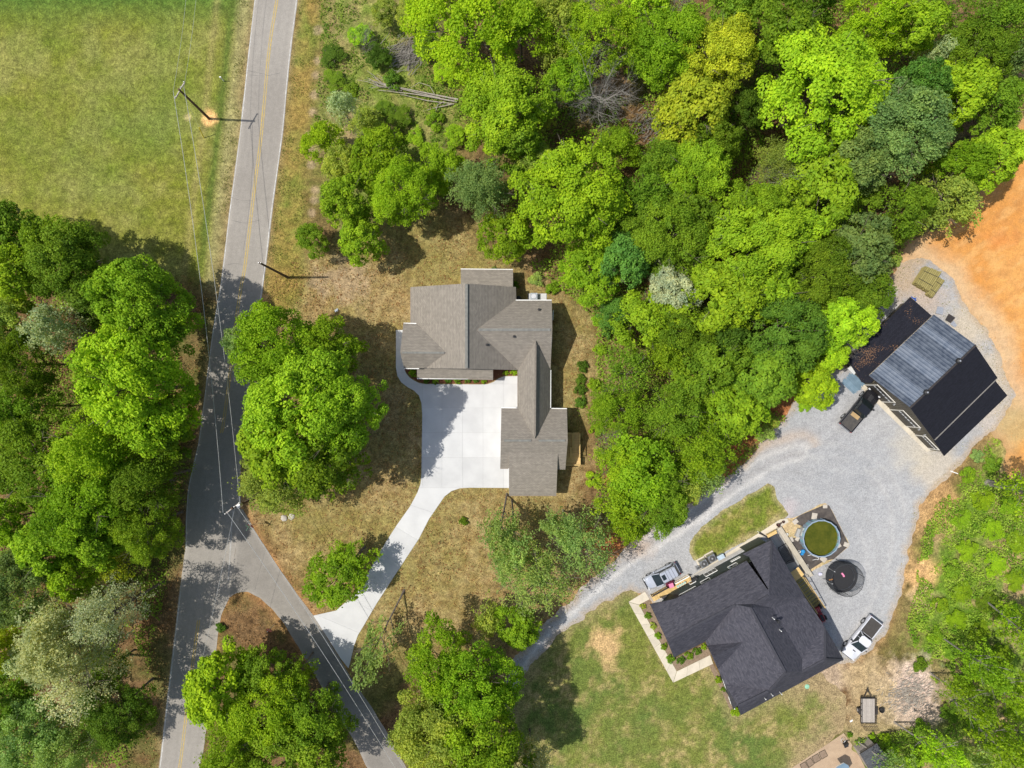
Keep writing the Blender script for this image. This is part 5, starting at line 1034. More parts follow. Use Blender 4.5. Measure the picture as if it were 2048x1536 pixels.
t = thing('blue_canopy', 'light blue tin canopy roof at the very bottom of the photo', 'canopy', W(1690, 1540)); roof('roof', [[(1672,1535,2.2),(1688,1526,2.2),(1697,1531,2.2),(1702,1545,2.2),(1690,1560,2.2)]], M['bluemetal'], t, fascia=M['white']); [MB().tube(W(px, py), W(px, py)+Vector((0, 0, 2.1)), .05).build('post', M['white'], t, world=True) for px, py in ((1673,1533),(1686,1526),(1699,1543))]
# mailbox, marker, signs
t = thing('mailbox', 'white mailbox on a post at the road edge above the big roadside tree', 'mailbox', W(534, 611)); MB().box((0, 0, .5), (.12, .12, 1.0)).build('post', M['planks'], t); MB().box((-.05, 0, 1.12), (.6, .38, .2)).tube((-.35, 0, 1.22), (.25, 0, 1.22), .19, n=14).build('box', M['white'], t); MB().box((-.38, 0, 1.15), (.04, .34, .3)).build('door', M['darkmetal'], t)
t = thing('marker_post', 'short white marker post in the grass between pole and road', 'marker', W(448, 162)); MB().tube((0, 0, 0), (0, 0, 1.1), .06).build('post', M['white'], t); MB().box((0, 0, 1.1), (.2, .12, .25)).build('cap', M['white'], t)
def sign(loc, rz, label, kind):
    t = thing('road_sign', label, 'road sign', loc, rz); MB().tube((0, 0, 0), (0, 0, 2.9), .035).build('post', M['galv'], t)
    v_ = [(math.cos(R_(22.5+45*i))*.38, .05, 2.15+math.sin(R_(22.5+45*i))*.38) for i in range(8)]; mb = MB().add(v_+[(a, .07, c) for a, b, c in v_], [tuple(range(8)), tuple(range(15, 7, -1))]+[(i, 8+i, 8+(i+1) % 8, (i+1) % 8) for i in range(8)]); pl = mb.build('stop_plate', M['signred'], t)
    for txt, z, sz in (('STOP', 2.04, .26),):
        cu = bpy.data.curves.new('stop_lettering', 'FONT'); cu.body = txt; cu.size = sz; cu.align_x = 'CENTER'; cu.extrude = .003; cu.materials.append(M['white']); tmp = bpy.data.objects.new('tmp', cu); mm = bpy.data.meshes.new_from_object(tmp); bpy.data.objects.remove(tmp); o = link('stop_lettering', mm, t); o.location = (0, .048, z+.02); o.rotation_euler = (R_(90), 0, 0)
    if kind: MB().box((0, 0, 2.72), (.9, .03, .2)).build('street_name_plate', M['signgreen'], t); MB().box((0, 0, 2.93), (.03, .9, .2)).build('street_name_plate', M['signgreen'], t)
sign(W(513.5, 1046), R_(-35), 'stop sign with crossed street-name plates beside the junction', True)
sign(W(550, 1248), R_(150), 'stop sign on the triangular island of orange soil', False)
# ---------------- utility poles and wires
WR = bpy.data.materials['aluminium_wire']
def pole(base, top, label, arm=None, trafo=False):
    t = thing('utility_pole', label, 'utility pole', base); b = Vector((0, 0, -.1)); tp = Vector(top)-Vector(base); MB().tube(b, tp, .17, .11, 10).build('pole', M['pole'], t)
    if arm is not None:
        d = Vector((math.cos(arm), math.sin(arm), 0)); z = tp-Vector((0, 0, .35)); MB().beam(z-d*1.1, z+d*1.1, .1, .12).build('crossarm', M['planks'], t)
        for s in (-1.0, 1.0, 0.3): MB().tube(z+d*s, z+d*s+Vector((0, 0, .25)), .06, .04, 8).build('insulator', M['galv'], t)
    else: [MB().tube(tp+Vector((dx, 0, -.1)), tp+Vector((dx, 0, .2)), .07, .04, 8).build('insulator', M['galv'], t) for dx in (-.12, .12)]
    if trafo: MB().tube(tp+Vector((.35, .1, -1.9)), tp+Vector((.35, .1, -1.0)), .24, n=14).build('transformer', M['galv'], t)
    return t
p1b = W(418, 237); p1t = W(357, 178, 9.5); p2b = W(576, 555); p2t = W(520, 526, 9.6); p3b = W(525.5, 990); p3t = W(463, 1017, 9.9)
pole(p1b, p1t, 'tall wooden utility pole standing in a patch of orange soil in the field', arm=R_(60)); pole(p2b, p2t, 'wooden utility pole on the verge across the road, above the tan-roofed house'); pole(p3b, p3t, 'utility pole with grey transformer rising out of the roadside tree at the junction', arm=R_(38), trafo=True)
def wire(a, b, sag, label, group='overhead wires', r=.022, n=28):
    a = Vector(a); b = Vector(b); pts = [a.lerp(b, i/n)-Vector((0, 0, sag*4*(i/n)*(1-i/n))) for i in range(n+1)]; o = MB().path(pts, [r]*(n+1), 4).build('overhead_wire', WR); tag(o, label, 'wire', group); return o
G = 'overhead wires along the road'
f0 = W(395, -200, 9.3)
for k, (dx, dz) in enumerate(((-.55, .1), (.55, -.1))):
    o_ = Vector((dx, dx*.5, dz)); wire(p1t+o_, p3t+o_*1.6, 1.3, ['left of two bright wires running down the field and road', 'right of two bright wires running down the field and road'][k], r=.023)
    wire(p3t+o_, W(830+k*14, 1600, 8.3)+Vector((0, 0, dz)), .9, ['left of the two wires above the side road', 'right of the two wires above the side road'][k], r=.023)
    wire(p1t+o_, f0+o_, .8, ['thin wire from the field pole to the top edge, left one', 'thin wire from the field pole to the top edge, right one'][k], r=.012)
wire(p3t-Vector((0, 0, 1)), W(322, 1650, 8.6), .9, 'thin wire along the lower main road', r=.014)
wire(p2t, W(545, 505, 6)*1+Vector((0, 0, 0)), .05, 'short service wire from the pole by the road', r=.015) if False else None
0 and wire(p2t-Vector((0, 0, .3)), p1t-Vector((0, 0, .6)), 1.0, 'thin wire crossing the road between the two upper poles', r=.010)
t = thing('guy_wire', 'guy wire with bright yellow guard below the field pole', 'guy wire', W(408, 275)); q0 = W(408, 276); q1 = p1t-Vector((0, 0, 1)); MB().tube(q0, q1, .012, n=4).build('cable', WR, t, world=True); MB().tube(q0, q0.lerp(q1, .25), .055, n=8).build('guard', M['guard'], t, world=True)
# ================================================================== TREES AND PLANTS
def leaves_mesh(name, C, Nn, size, tint, asp=.62):
    "one rhombus leaf per centre, facing Nn"
    n = len(C); r = rng.normal(size=(n, 3)); a = np.cross(Nn, r); a /= np.linalg.norm(a, axis=1, keepdims=True)+1e-9; b = np.cross(Nn, a)
    s = size[:, None]; a = a*s*.62; b = b*s*asp*.62; fold = Nn*s*.10
    V = np.stack([C-a, C-b+fold, C+a, C+b+fold], 1).reshape(-1, 3); F = np.arange(n*4).reshape(n, 4)
    me = np_mesh(name, V, F, np.repeat(tint, 4, 0), 'Tint'); return me
def unit(v): return v/(np.linalg.norm(v, axis=-1, keepdims=True)+1e-9)
def crown_proto(kind, R, T, seed, nl, leaf):
    g = np.random.default_rng(seed); ph = g.random(6)*6.28
    out = lambda th: 1+.10*np.sin(2*th+ph[0])+.10*np.sin(3*th+ph[1])+.07*np.sin(5*th+ph[2])+.05*np.sin(8*th+ph[3])
    base = T*.34
    if kind in ('lump', 'broad', 'shrub', 'soft'):
        npf = {'lump': 150, 'broad': 80, 'shrub': 30, 'soft': 110}[kind]; pr0 = {'lump': .145, 'broad': .20, 'shrub': .26, 'soft': .17}[kind]*R
        th = g.random(npf)*6.283; rr = np.sqrt(g.random(npf))*.88; lvl = g.random(npf)
        big = g.random((9, 2))*2-1                        # main limbs carry their own mounds
        x = rr*np.cos(th)*out(th)*R; y = rr*np.sin(th)*out(th)*R
        dome = np.sqrt(np.clip(1-(rr*.98)**2, .02, 1)); md = np.zeros(npf)
        for bx, by in big*R*.65: md = np.maximum(md, np.exp(-((x-bx)**2+(y-by)**2)/(R*.30)**2))
        z = base+(T-base)*(dome*(.62+.25*md)+.13*g.random(npf)); low = lvl < .25; z[low] = base+(z[low]-base)*(.35+.4*g.random(low.sum()))
        pr = pr0*(.65+.7*g.random(npf)); pc = np.stack([x, y, z], 1)
        if kind == 'shrub': pc[:, 2] = T*.75*dome*(.5+.5*g.random(npf))
        k = g.choice(npf, nl, p=pr**2/np.sum(pr**2)); d = g.normal(size=(nl, 3)); d[:, 2] = np.abs(d[:, 2])*1.0-.35; d = unit(d)
        rad = pr[k]*(.55+.45*g.random(nl)**.5)*(1+.25*g.normal(size=nl)*.5); fl = {'lump': .75, 'broad': .6, 'shrub': .85, 'soft': .5}[kind]
        Cc = pc[k]+d*rad[:, None]*np.array([1, 1, fl]); Nn = unit(d*.75+np.array([0, 0, .45])+g.normal(size=(nl, 3))*(.42 if kind != 'soft' else .7)); pt = g.random(npf)[k]
    else:                                                  # airy / sparse: sprays of small leaves along fine branches
        nb = {'airy': 150, 'sparse': 46, 'thin': 110}[kind]; th = g.random(nb)*6.283; r0 = g.random(nb)*.5; ln = (.3+.35*g.random(nb))*R; hz = base+(T-base)*(.25+.75*g.random(nb))
        lim = np.clip(1.05-((hz-base)/(T-base)-.4)**2*1.6, .3, 1); ox = np.cos(th)*r0*R*lim; oy = np.sin(th)*r0*R*lim; th2 = th+g.normal(size=nb)*.45
        k = g.integers(0, nb, nl); t = g.random(nl)**.8; side = g.normal(size=nl)*.13*R*(1-t*.55)
        x = ox[k]+np.cos(th2[k])*ln[k]*t*lim[k]*out(th[k])-np.sin(th2[k])*side; y = oy[k]+np.sin(th2[k])*ln[k]*t*lim[k]*out(th[k])+np.cos(th2[k])*side
        z = hz[k]+.12*R*np.sin(t*2.2)-.28*R*t*t+g.normal(size=nl)*.05*R; Cc = np.stack([x, y, z], 1)
        Nn = unit(np.array([0, 0, .8])+g.normal(size=(nl, 3))*.65); pt = g.random(nb)[k]
    if kind != 'shrub':                                    # gaps between the branches
        hs = {'lump': .75, 'broad': .6, 'soft': .7, 'airy': .9, 'sparse': .9, 'thin': .9}[kind]; hv = vnoise(Cc[:, 0], Cc[:, 1]+Cc[:, 2]*.4, hs, seed+3)*.65+vnoise(Cc[:, 0], Cc[:, 1], hs*2.3, seed+4)*.35
        kp = (hv > {'thin': .45, 'airy': .47, 'sparse': .25, 'soft': .34}.get(kind, .31)) | (g.random(nl) < .12); Cc = Cc[kp]; Nn = Nn[kp]; pt = pt[kp]; nl = len(Cc)
    sz = leaf*(.6+.8*g.random(nl)); v = .80+.40*pt+.22*(g.random(nl)-.5); hue = (g.random(nl)-.5)*.16+(pt-.5)*.14
    tint = np.stack([v*(1+hue), v, v*(1-hue)], 1)
    me = leaves_mesh('crown', Cc, Nn, sz, tint)
    # trunk and limbs
    mb = MB(); g2 = random.Random(seed)
    tr = R*.03+.035; lean = Vector((g2.uniform(-.03, .03)*T, g2.uniform(-.03, .03)*T, 0)); top = lean+Vector((0, 0, T*.62))
    if kind != 'shrub':
        mid = lean*.45+Vector((0, 0, T*.3)); mb.path([Vector((0, 0, -.2)), Vector((0, 0, .5)), mid, top, top+Vector((g2.uniform(-.4, .4), g2.uniform(-.4, .4), T*.24))], [tr*1.5, tr, tr*.85, tr*.5, tr*.12], 8)
        nlim = 16 if R > 4 else 10
        for i in range(nlim):
            f = .32+.55*i/nlim; s = mid.lerp(top, min(1, max(0, (f-.3)/.4))); a = i*2.4+g2.uniform(-.4, .4); rl = R*g2.uniform(.5, .88); e = s+Vector((math.cos(a)*rl, math.sin(a)*rl, T*g2.uniform(.12, .30))); m_ = s.lerp(e, .5)+Vector((0, 0, -T*.02))
            mb.path([s, m_, e], [tr*.42, tr*.26, tr*.06], 5)
            for q in range(3): a2 = a+g2.uniform(-.9, .9); s2 = m_.lerp(e, g2.uniform(0, .7)); mb.tube(s2, s2+Vector((math.cos(a2)*rl*.35, math.sin(a2)*rl*.35, T*g2.uniform(.02, .12))), tr*.14, tr*.03, 4, False)
    else:
        for i in range(7): a = i*.9; mb.tube((0, 0, 0), (math.cos(a)*R*.6, math.sin(a)*R*.6, T*.6), .03, .01, 4, False)
    tb = bpy.data.meshes.new('trunk'); tb.from_pydata([tuple(p) for p in mb.v], [], mb.f); tb.update()
    for p in tb.polygons: p.use_smooth = True
    tb.materials.append(M['bark']); me.materials.append(M['leafsoft'] if kind in ('airy', 'sparse', 'soft', 'thin') else M['leaf'])
    return me, tb, R, T
def bare_proto(R, T, seed):
    g = random.Random(seed); mb = MB()
    def br(p, d, L, r, lv):
        n = 3; q = p
        for i in range(n):
            d = (d+Vector((g.uniform(-.16, .16), g.uniform(-.16, .16), g.uniform(-.04, .10)))).normalized(); e = q+d*L/n; mb.tube(q, e, r*(1-.22*i), r*(1-.22*(i+1)), 5 if lv < 2 else 3, False)
            if lv < 4:
                for k in range(2 if lv else 4):
                    a = g.uniform(0, 6.28); sd_ = Vector((math.cos(a), math.sin(a), g.uniform(0, .5))); br(e, (d*.75+sd_*.75).normalized(), L*g.uniform(.45, .62), r*.45*(1-.15*i), lv+1)
            q = e
    br(Vector((0, 0, -.1)), Vector((0, 0, 1)), T*.68, R*.024+.04, 0)
    me = bpy.data.meshes.new('trunk'); me.from_pydata([tuple(p) for p in mb.v], [], mb.f); me.update(); me.materials.append(M['twig']); return me
PROTO = {}
for kind, R, T, nl, lf, ids in (('lump', 6.5, 15, 44000, .225, 3), ('broad', 6, 15, 33000, .225, 3), ('soft', 5.5, 14, 36000, .19, 4), ('airy', 5, 14, 24000, .175, 4), ('sparse', 3.4, 9, 2600, .22, 3), ('thin', 5, 13, 9000, .17, 3), ('lump', 3.5, 11, 13500, .215, 2), ('broad', 3.3, 10, 12000, .21, 2), ('soft', 3.2, 10, 13000, .18, 3), ('airy', 3, 9, 10000, .165, 3), ('shrub', 1.6, 2.4, 2200, .17, 3), ('shrub', .75, .9, 1800, .10, 2)):
    for i in range(ids): PROTO.setdefault(kind, []).append(crown_proto(kind, R, T, 100+len(PROTO)*17+i*7+int(R*10), nl, lf))
BARE = [bare_proto(5, 14, s) for s in (3, 9)]
PAL = dict(lime=(.36, .565, .022), bright=(.285, .46, .022), mid=(.20, .335, .024), dark=(.135, .245, .024), yellow=(.47, .56, .035), grey=(.23, .36, .10), pale=(.35, .50, .12), blossom=(.56, .62, .34), olive=(.37, .46, .07), teal=(.14, .30, .045), cream=(.48, .57, .27))
tcount = 0
def tree(px, py, r, T, kind, col, label, name='tree', cat='tree', sq=1.0, base=None, barkm=None, grp=None):
    "px,py: middle of the crown in the photograph, r: crown radius in photo pixels, T: height in metres"
    global tcount; tcount += 1
    hc = T*(.62 if kind not in ('shrub',) else .4); loc = W(px, py, hc); loc.z = 0; R = r/PPM*(HC-hc)/HC*(1.08 if r > 28 else 1.0)
    cands = PROTO[kind]; best = min(abs(math.log(R/c[2])) for c in cands); c = random.choice([c for c in cands if abs(math.log(R/c[2])) < best+.25])
    t = thing(name, label, cat, loc if base is None else base, random.uniform(0, 6.28)); 
    if grp: t['group'] = grp
    s = Vector((R/c[2]*sq, R/c[2]/sq, T/c[3])); cr = link('crown', c[0], t); cr.scale = s; tk = link('trunk', c[1], t); tk.scale = s
    if base is not None:
        off = W(px, py, hc)-base; off.z = 0; off = Matrix.Rotation(-t.rotation_euler.z, 3, 'Z') @ off
        sh = Matrix(((s.x, 0, off.x/hc*s.z, 0), (0, s.y, off.y/hc*s.z, 0), (0, 0, s.z, 0), (0, 0, 0, 1)))
        for o in (cr, tk): me = o.data.copy(); me.transform(sh); o.data = me; o.scale = (1, 1, 1)
    b = PAL[col]; k = random.uniform(.78, 1.14); hh = random.uniform(-.07, .09); cr.color = (b[0]*k*(1+hh), b[1]*k, b[2]*k*(1-hh), 1)
    if barkm:
        tk.data = tk.data.copy(); tk.data.materials.clear(); tk.data.materials.append(M[barkm])
    return t
TT = [
# west wood
(25,465,58,13,'broad','mid','mid green tree at the left frame edge, topmost of the western wood'),(45,545,60,14,'lump','bright','bright lumpy tree at the left edge just below the open field'),(150,535,75,15,'broad','mid','mid green tree with bright tips at the field corner of the western wood'),
(105,500,60,13,'soft','mid','dark green tree whose shadow falls on the field, left of its round neighbour'),(290,610,92,17,'lump','bright','rounded bright green tree leaning to the road opposite the mailbox'),(200,600,50,12,'broad','dark','dark tree wedged left of the rounded bright tree by the road'),
(25,645,50,13,'soft','olive','olive yellow tree at the left edge beside the pale blossoming one'),(125,655,58,14,'airy','cream','cream-tipped tree deep in the western wood'),(55,725,62,14,'soft','mid','blue-green tree with pale forked branch near the left edge'),
(278,775,112,20,'lump','lime','largest bright lime tree west of the road, level with the tan roof'),(190,745,40,9,'airy','olive','low olive tree in the dark gap of the western wood'),(50,815,52,13,'soft','mid','fresh green tree just above the brown gap at the left edge'),
(330,850,58,15,'lump','mid','darker green tree under the road side of the largest lime tree'),(85,925,95,15,'soft','mid','wide mixed green tree by the left edge, below the brown gap'),(205,905,88,17,'airy','bright','feathery bright tree below the largest lime tree'),
(175,1000,92,17,'soft','bright','broad bright green tree in the lower half of the western wood'),(305,960,72,15,'airy','mid','low mid green tree leaning over the brown bank by the road'),(20,1040,48,13,'lump','lime','lime tree at the left edge, two crowns below the brown gap'),
(105,1085,62,14,'lump','bright','bright green tree above the grey-leaved one at the left edge'),(200,1065,60,14,'lump','bright','bright tree between the western wood and the brown bank'),(295,1050,62,14,'soft','mid','soft mid green tree hanging over the brown bank near the junction'),
(45,1170,75,14,'soft','grey','grey-green tree at the left edge above the blossoming trees'),(150,1150,45,12,'lump','bright','small bright green tree behind the white blossom'),(238,1128,36,8,'airy','yellow','small yellow-green sapling on the brown bank'),
(235,1215,70,17,'thin','blossom','white blossoming tree closest to the main road'),(145,1275,98,17,'airy','cream','largest white blossoming tree in the lower left'),(170,1370,78,15,'thin','blossom','white blossoming tree below the largest one'),
(70,1310,50,10,'airy','cream','thin cream tree at the left of the blossoming group'),(10,1300,42,12,'soft','yellow','yellow-green tree cut by the left edge beside the blossom'),(20,1400,50,11,'soft','mid','shaded green tree at the left edge below the blossom'),
(235,1415,66,13,'soft','dark','dark green low tree right of the lower blossoming tree'),(60,1480,80,13,'soft','pale','pale green tree in the bottom left corner'),(150,1490,62,12,'airy','pale','pale airy tree at the bottom edge right of the corner tree'),(225,1330,40,8,'sparse','mid','sparse sapling on the brown bank near the blossom'),
# roadside group by the white drive
(550,695,84,16,'soft','bright','feathery tree at the north end of the roadside group'),(655,700,60,13,'soft','bright','shaded green tree between the roadside group and the tan house'),(605,815,112,20,'lump','bright','biggest bright tree between the main road and the white driveway'),
(688,830,82,20,'lump','bright','bright tree of the roadside group, nearest the white driveway'),(565,895,85,16,'lump','bright','rounded bright tree on the road side of the group'),(665,915,74,18,'soft','mid','mid green tree at the south-east of the roadside group'),(555,965,78,13,'airy','olive','pale yellow-green tree at the south end of the roadside group, over the pole'),(500,690,45,13,'soft','grey','greyish tree overhanging the road at the mailbox'),
# island group at the bottom
(440,1375,68,14,'lump','lime','vivid lime tree on the island between the two roads'),(525,1345,55,11,'soft','mid','dark green tree behind the vivid lime tree on the island'),(545,1420,80,14,'soft','bright','feathery bright tree in the middle of the island group'),(620,1430,72,14,'soft','mid','mid green tree of the island group beside the side road'),(470,1500,78,14,'airy','bright','airy bright tree at the bottom edge by the main road'),(590,1510,85,15,'broad','mid','broad tree at the bottom edge of the island group'),(600,1340,40,9,'sparse','mid','thin shrubby tree at the top of the island group'),
# bottom middle
(895,1345,82,15,'soft','bright','bright green tree at the top of the bottom-centre clump'),(955,1370,80,17,'soft','bright','tree of the bottom-centre clump nearest the gravel lane'),(880,1435,84,17,'soft','olive','yellow-green tree facing the side road in the bottom-centre clump'),(965,1450,85,18,'broad','bright','bright round tree above the shaded lawn in the bottom-centre clump'),(900,1510,85,15,'soft','olive','airy yellow-green tree on the bottom edge of the clump'),(1010,1510,58,15,'soft','mid','green tree at the bottom edge next to the whitish one'),(1062,1515,42,11,'airy','blossom','whitish tree at the bottom edge above the shaded lawn'),(985,1390,30,11,'soft','mid','small tree over the lower gravel lane'),
# yard
(1165,1095,78,12,'thin','pale','pale green airy tree above the gravel lane, level with the round pool'),(1070,1165,84,13,'thin','pale','pale green airy tree west of the gravel lane'),(1115,1050,40,10,'sparse','pale','thin pale tree beside the tan house south-east corner'),(1035,1255,42,9,'lump','bright','small bright tree on the bank where the gravel lane meets shade'),(975,1235,40,7,'sparse','olive','twiggy olive sapling beside the small bright tree'),
# wood east of the tan house
(1180,545,58,10,'soft','bright','fresh green tree behind the air conditioner'),(1247,525,52,13,'broad','teal','tufted deep green tree below the big yellow-lime tree'),(1335,475,80,14,'soft','mid','mid green tree right of the tufted one'),(1505,495,105,16,'lump','bright','wide bright tree in the centre of the eastern wood'),(1440,600,80,15,'lump','bright','bright green tree between the white-flowering one and the wide bright tree'),
(1346,581,52,12,'lump','blossom','white-flowering tree in the middle of the eastern wood'),(1715,502,70,14,'soft','grey','round grey-green tree next to the post stacks'),(1640,550,72,14,'soft','mid','mid green tree left of the round grey-green one'),(1228,630,34,7,'soft','teal','small teal tree at the wood edge east of the tan roof'),(1290,635,58,11,'broad','bright','bright tree just below and left of the white-flowering tree'),
(1366,670,62,12,'soft','mid','green tree directly below the white-flowering tree'),(1440,675,55,12,'soft','dark','dull olive-dark tree in the eastern wood, two right of the flowering one'),(1560,665,80,15,'broad','dark','dark green tree between the flowering tree and the barn'),(1653,645,62,12,'lump','lime','lime green tree close to the lean-to windows of the barn'),(1710,640,42,10,'lump','lime','lime tree overhanging the barn lean-to roof'),
(1252,745,55,11,'airy','mid','airy green tree just right of the four round shrubs'),(1325,715,48,11,'airy','bright','bright airy tree above the feathery ones'),(1415,745,72,14,'soft','mid','soft green tree left of the dense leafy round one'),(1518,748,68,14,'lump','mid','dense leafy round tree left of the gravel yard'),(1622,768,46,9,'lump','lime','low lime tree overhanging the gravel by the black pickup'),(1655,712,36,9,'lump','lime','small lime tree against the west corner of the barn'),
(1235,820,62,11,'airy','bright','feathery bright tree right of the lowest round shrub'),(1340,830,72,14,'airy','mid','feathery mid green tree in the lower eastern wood'),(1455,820,68,13,'lump','bright','bright tree at the wood edge facing the gravel yard'),(1500,810,34,10,'lump','lime','yellow-lime branch-ends tree at the gravel yard edge'),(1245,925,60,12,'airy','bright','feathery tree right of the wooden deck'),(1290,940,72,14,'soft','bright','bright tree inside the lower eastern wood'),(1390,900,72,14,'airy','bright','feathery light tree above the gravel lane bend'),
(1405,945,48,11,'airy','pale','pale tree leaning over the gravel lane bend'),(1315,990,70,13,'soft','mid','drooping mid green tree over the gravel lane'),(1255,1050,42,10,'airy','bright','low airy tree beside the lane, above the silver SUV'),(1235,1000,52,11,'airy','bright','airy bright tree south of the deck'),(1528,868,24,5,'sparse','pale','tiny pale sapling on the gravel yard edge'),(1370,970,40,10,'airy','olive','thin olive tree near the lane bend'),
# north wood
(930,55,108,15,'soft','lime','large feathery lime tree at the top edge above the fallen trunks'),(1045,60,60,13,'soft','bright','bright tree at the top edge right of the feathery lime one'),(1010,225,92,15,'lump','bright','deep bright tree right of the fallen trunks'),(1035,290,48,13,'broad','mid','darker tree below the deep bright one'),(650,285,40,8,'soft','lime','lime tree nearest the road verge'),(683,215,34,8,'airy','cream','pale grey-leaved tree nearest the road verge'),(735,245,36,7,'airy','olive','olive sapling left of the fallen trunks'),
(752,315,58,11,'soft','bright','bright tree below the fallen trunks'),(805,385,66,12,'soft','bright','yellowish bright tree in the clump north of the tan house'),(695,400,52,11,'lump','bright','vivid tree facing the road in the clump north of the tan house'),(722,480,44,10,'lump','bright','vivid green tree at the yard corner with a dark shadow beside it'),(625,480,32,6,'soft','mid','low mid green tree nearest the lower road pole'),(690,330,40,9,'soft','olive','olive tree between two bright ones near the road'),
(962,378,68,12,'airy','grey','grey-green feathery tree directly north of the tan house'),(880,330,44,8,'soft','bright','bright small tree above the grey-green feathery one'),(1010,475,52,10,'soft','bright','light green tree touching the north edge of the tan roof'),(1140,395,108,16,'lump','lime','big yellow-lime tree north-east of the tan roof'),(1070,330,45,10,'soft','olive','olive tree left of the big yellow-lime one'),
(1200,75,72,14,'soft','bright','green tree at the top, left of the twiggy dark gap'),(1330,95,75,14,'soft','bright','tree left of the tall yellow one'),(1110,25,48,12,'soft','olive','yellow-green tree at the top edge in the middle'),(1290,15,48,13,'lump','lime','lime tree on the top edge above the leafless tree'),(1440,115,68,15,'broad','yellow','tall yellow-green tree, upper of two yellow crowns'),(1385,225,72,14,'broad','yellow','yellow-green tree, lower of two yellow crowns'),
(1140,165,46,11,'soft','bright','small tree left of the leafless grey tree'),(1465,25,52,13,'broad','mid','green tree at the top edge between yellow and lime crowns'),(1428,285,48,12,'soft','mid','green tree tucked under the lower yellow crown'),(1555,70,75,15,'soft','mid','mid green tree above the huge lime tree'),(1740,40,75,15,'soft','lime','lime-yellow tree at the top edge right of centre'),(1820,65,52,14,'lump','bright','bright tree at the top edge beside the lime-yellow one'),
(1864,115,32,10,'airy','cream','small pale yellow tree between darker crowns in the upper right'),(1640,180,128,18,'lump','lime','huge vivid lime tree in the upper right wood'),(1790,265,95,17,'soft','grey','large grey-green tree right of the huge lime one'),(1830,175,48,15,'soft','teal','bluish green tree above the large grey-green one'),(1905,195,68,14,'lump','bright','green tree right of the bluish one'),(1950,120,70,13,'soft','mid','mid green tree near the upper right corner'),
(1985,45,75,13,'airy','mid','airy green tree in the upper right corner'),(2030,110,42,12,'airy','grey','thin grey-green tree cut by the right edge'),(1975,215,58,12,'soft','mid','tree above the orange clearing at the right edge'),(1985,318,58,13,'lump','bright','bright tree casting its shadow on the orange clearing'),(1925,330,48,13,'soft','bright','bright tree left of the one shading the clearing'),(1885,405,66,11,'airy','olive','thin yellow-green tree over the clearing edge'),
(1392,345,72,13,'lump','bright','lime-green tree under the lower yellow crown and right of the yellow-lime tree'),(1640,385,82,14,'broad','bright','bright tree below the huge lime one'),(1790,420,58,13,'soft','mid','mid green tree above the round grey-green one'),(1705,330,66,15,'soft','grey','grey-green tree directly below the large grey-green one'),(1290,390,52,12,'soft','mid','mid green tree right of the big yellow-lime one'),(1510,435,72,14,'lump','bright','bright tree below the leafless pale tree'),
(1250,455,45,10,'soft','mid','low green tree at the foot of the big yellow-lime one'),(1600,470,55,13,'lump','bright','bright tree right of the wide bright one'),(1380,430,55,12,'soft','mid','mid green tree above the wide bright one'),(1530,590,60,13,'lump','bright','bright tree above the dark green one in the eastern wood'),(1730,590,52,11,'soft','mid','green tree at the north-west side of the barn'),(1230,300,45,9,'soft','bright','small bright tree below the leafless grey one'),(1320,330,50,11,'airy','mid','airy green tree right of the leafless grey one'),(1560,330,55,9,'airy','olive','thin olive tree around the leafless pale tree'),(1110,130,45,9,'airy','olive','twiggy yellow-green tree left in the north wood'),(1080,235,35,8,'airy','olive','thin tree right of the deep bright one'),(1490,230,38,11,'soft','dark','dark green tree squeezed between yellow and huge lime crowns'),(1620,20,50,13,'soft','mid','green tree at the top edge above the huge lime one'),(1880,20,45,13,'airy','mid','airy tree at the top edge near the right corner'),
]
for px, py, r, T, k, c, lab in TT: tree(px, py, r, T, k, c, lab, sq=random.uniform(.9, 1.1))
# thin yard trees whose trunks show
tree(680,1148,58,8.5,'soft','bright','slender bright tree leaning over the white driveway, its trunk at the drive edge','tree','tree',base=W(729,1094))
tree(755,1290,46,9,'sparse','pale','slim pale tree at the driveway mouth with long bare trunk','tree','tree',base=W(807,1183)); tree(748,1296,44,8,'sparse','pale','second layer of pale twigs at the driveway mouth','tree','tree',base=W(800,1200)) if False else None
for (px, py, r, T, b, lab) in ((1000,1055,46,11,(1014,988),'thin tree with sparse leaves at the south-west corner of the tan house roof'),(1030,1075,42,10,(1024,1000),'thin tree with pale forked trunk below the tan house'),(1012,1120,34,8,(1018,1069),'short sparse tree in the brown lawn left of the pale airy tree'),(1078,1135,40,9,(1074,1084),'thin dark-stemmed tree between the two pale airy trees'),(1135,1065,40,10,(1126,1020),'pale-trunked sapling south of the deck')):
    tree(px, py, r, T, 'sparse', 'pale', lab, base=W(*b), barkm='palebark' if px > 1100 else None)
# tall thin trunks in the lower-right brush
for (px, py, r, T, b, c, lab) in ((2060,985,60,20,(1974,965),'bright','tall tree with thick pale trunk lying across the right edge, above the brush'),(1960,1330,45,13,(1885,1275),'bright','slim trunked tree in the middle of the right-hand brush'),(2010,1370,45,14,(1930,1300),'lime','slim tree with grey trunk near the right edge of the brush'),(1935,1400,42,13,(1860,1345),'bright','slim tree behind the mulch patch'),(1990,1470,48,14,(1905,1400),'bright','bright slim tree in the lower right brush'),(1870,1500,45,12,(1790,1445),'lime','slim tree beside the shed'),(1940,1530,50,13,(1850,1455),'pale','pale slim tree at the lower edge near the shed'),(1800,1545,40,11,(1711,1480),'pale','slim tree whose pale trunk crosses the shed roof'),(2040,1530,60,14,(1950,1450),'bright','bright tree in the bottom right corner'),(2040,1260,50,12,(1970,1200),'bright','slim tree by the right edge beside white-flecked bushes')):
    tree(px, py, r, T, 'sparse', c, lab, base=W(*b), barkm='palebark')
bt = [o for o in COL.objects if o.get('label', '').startswith('tall tree with thick pale trunk')][0]
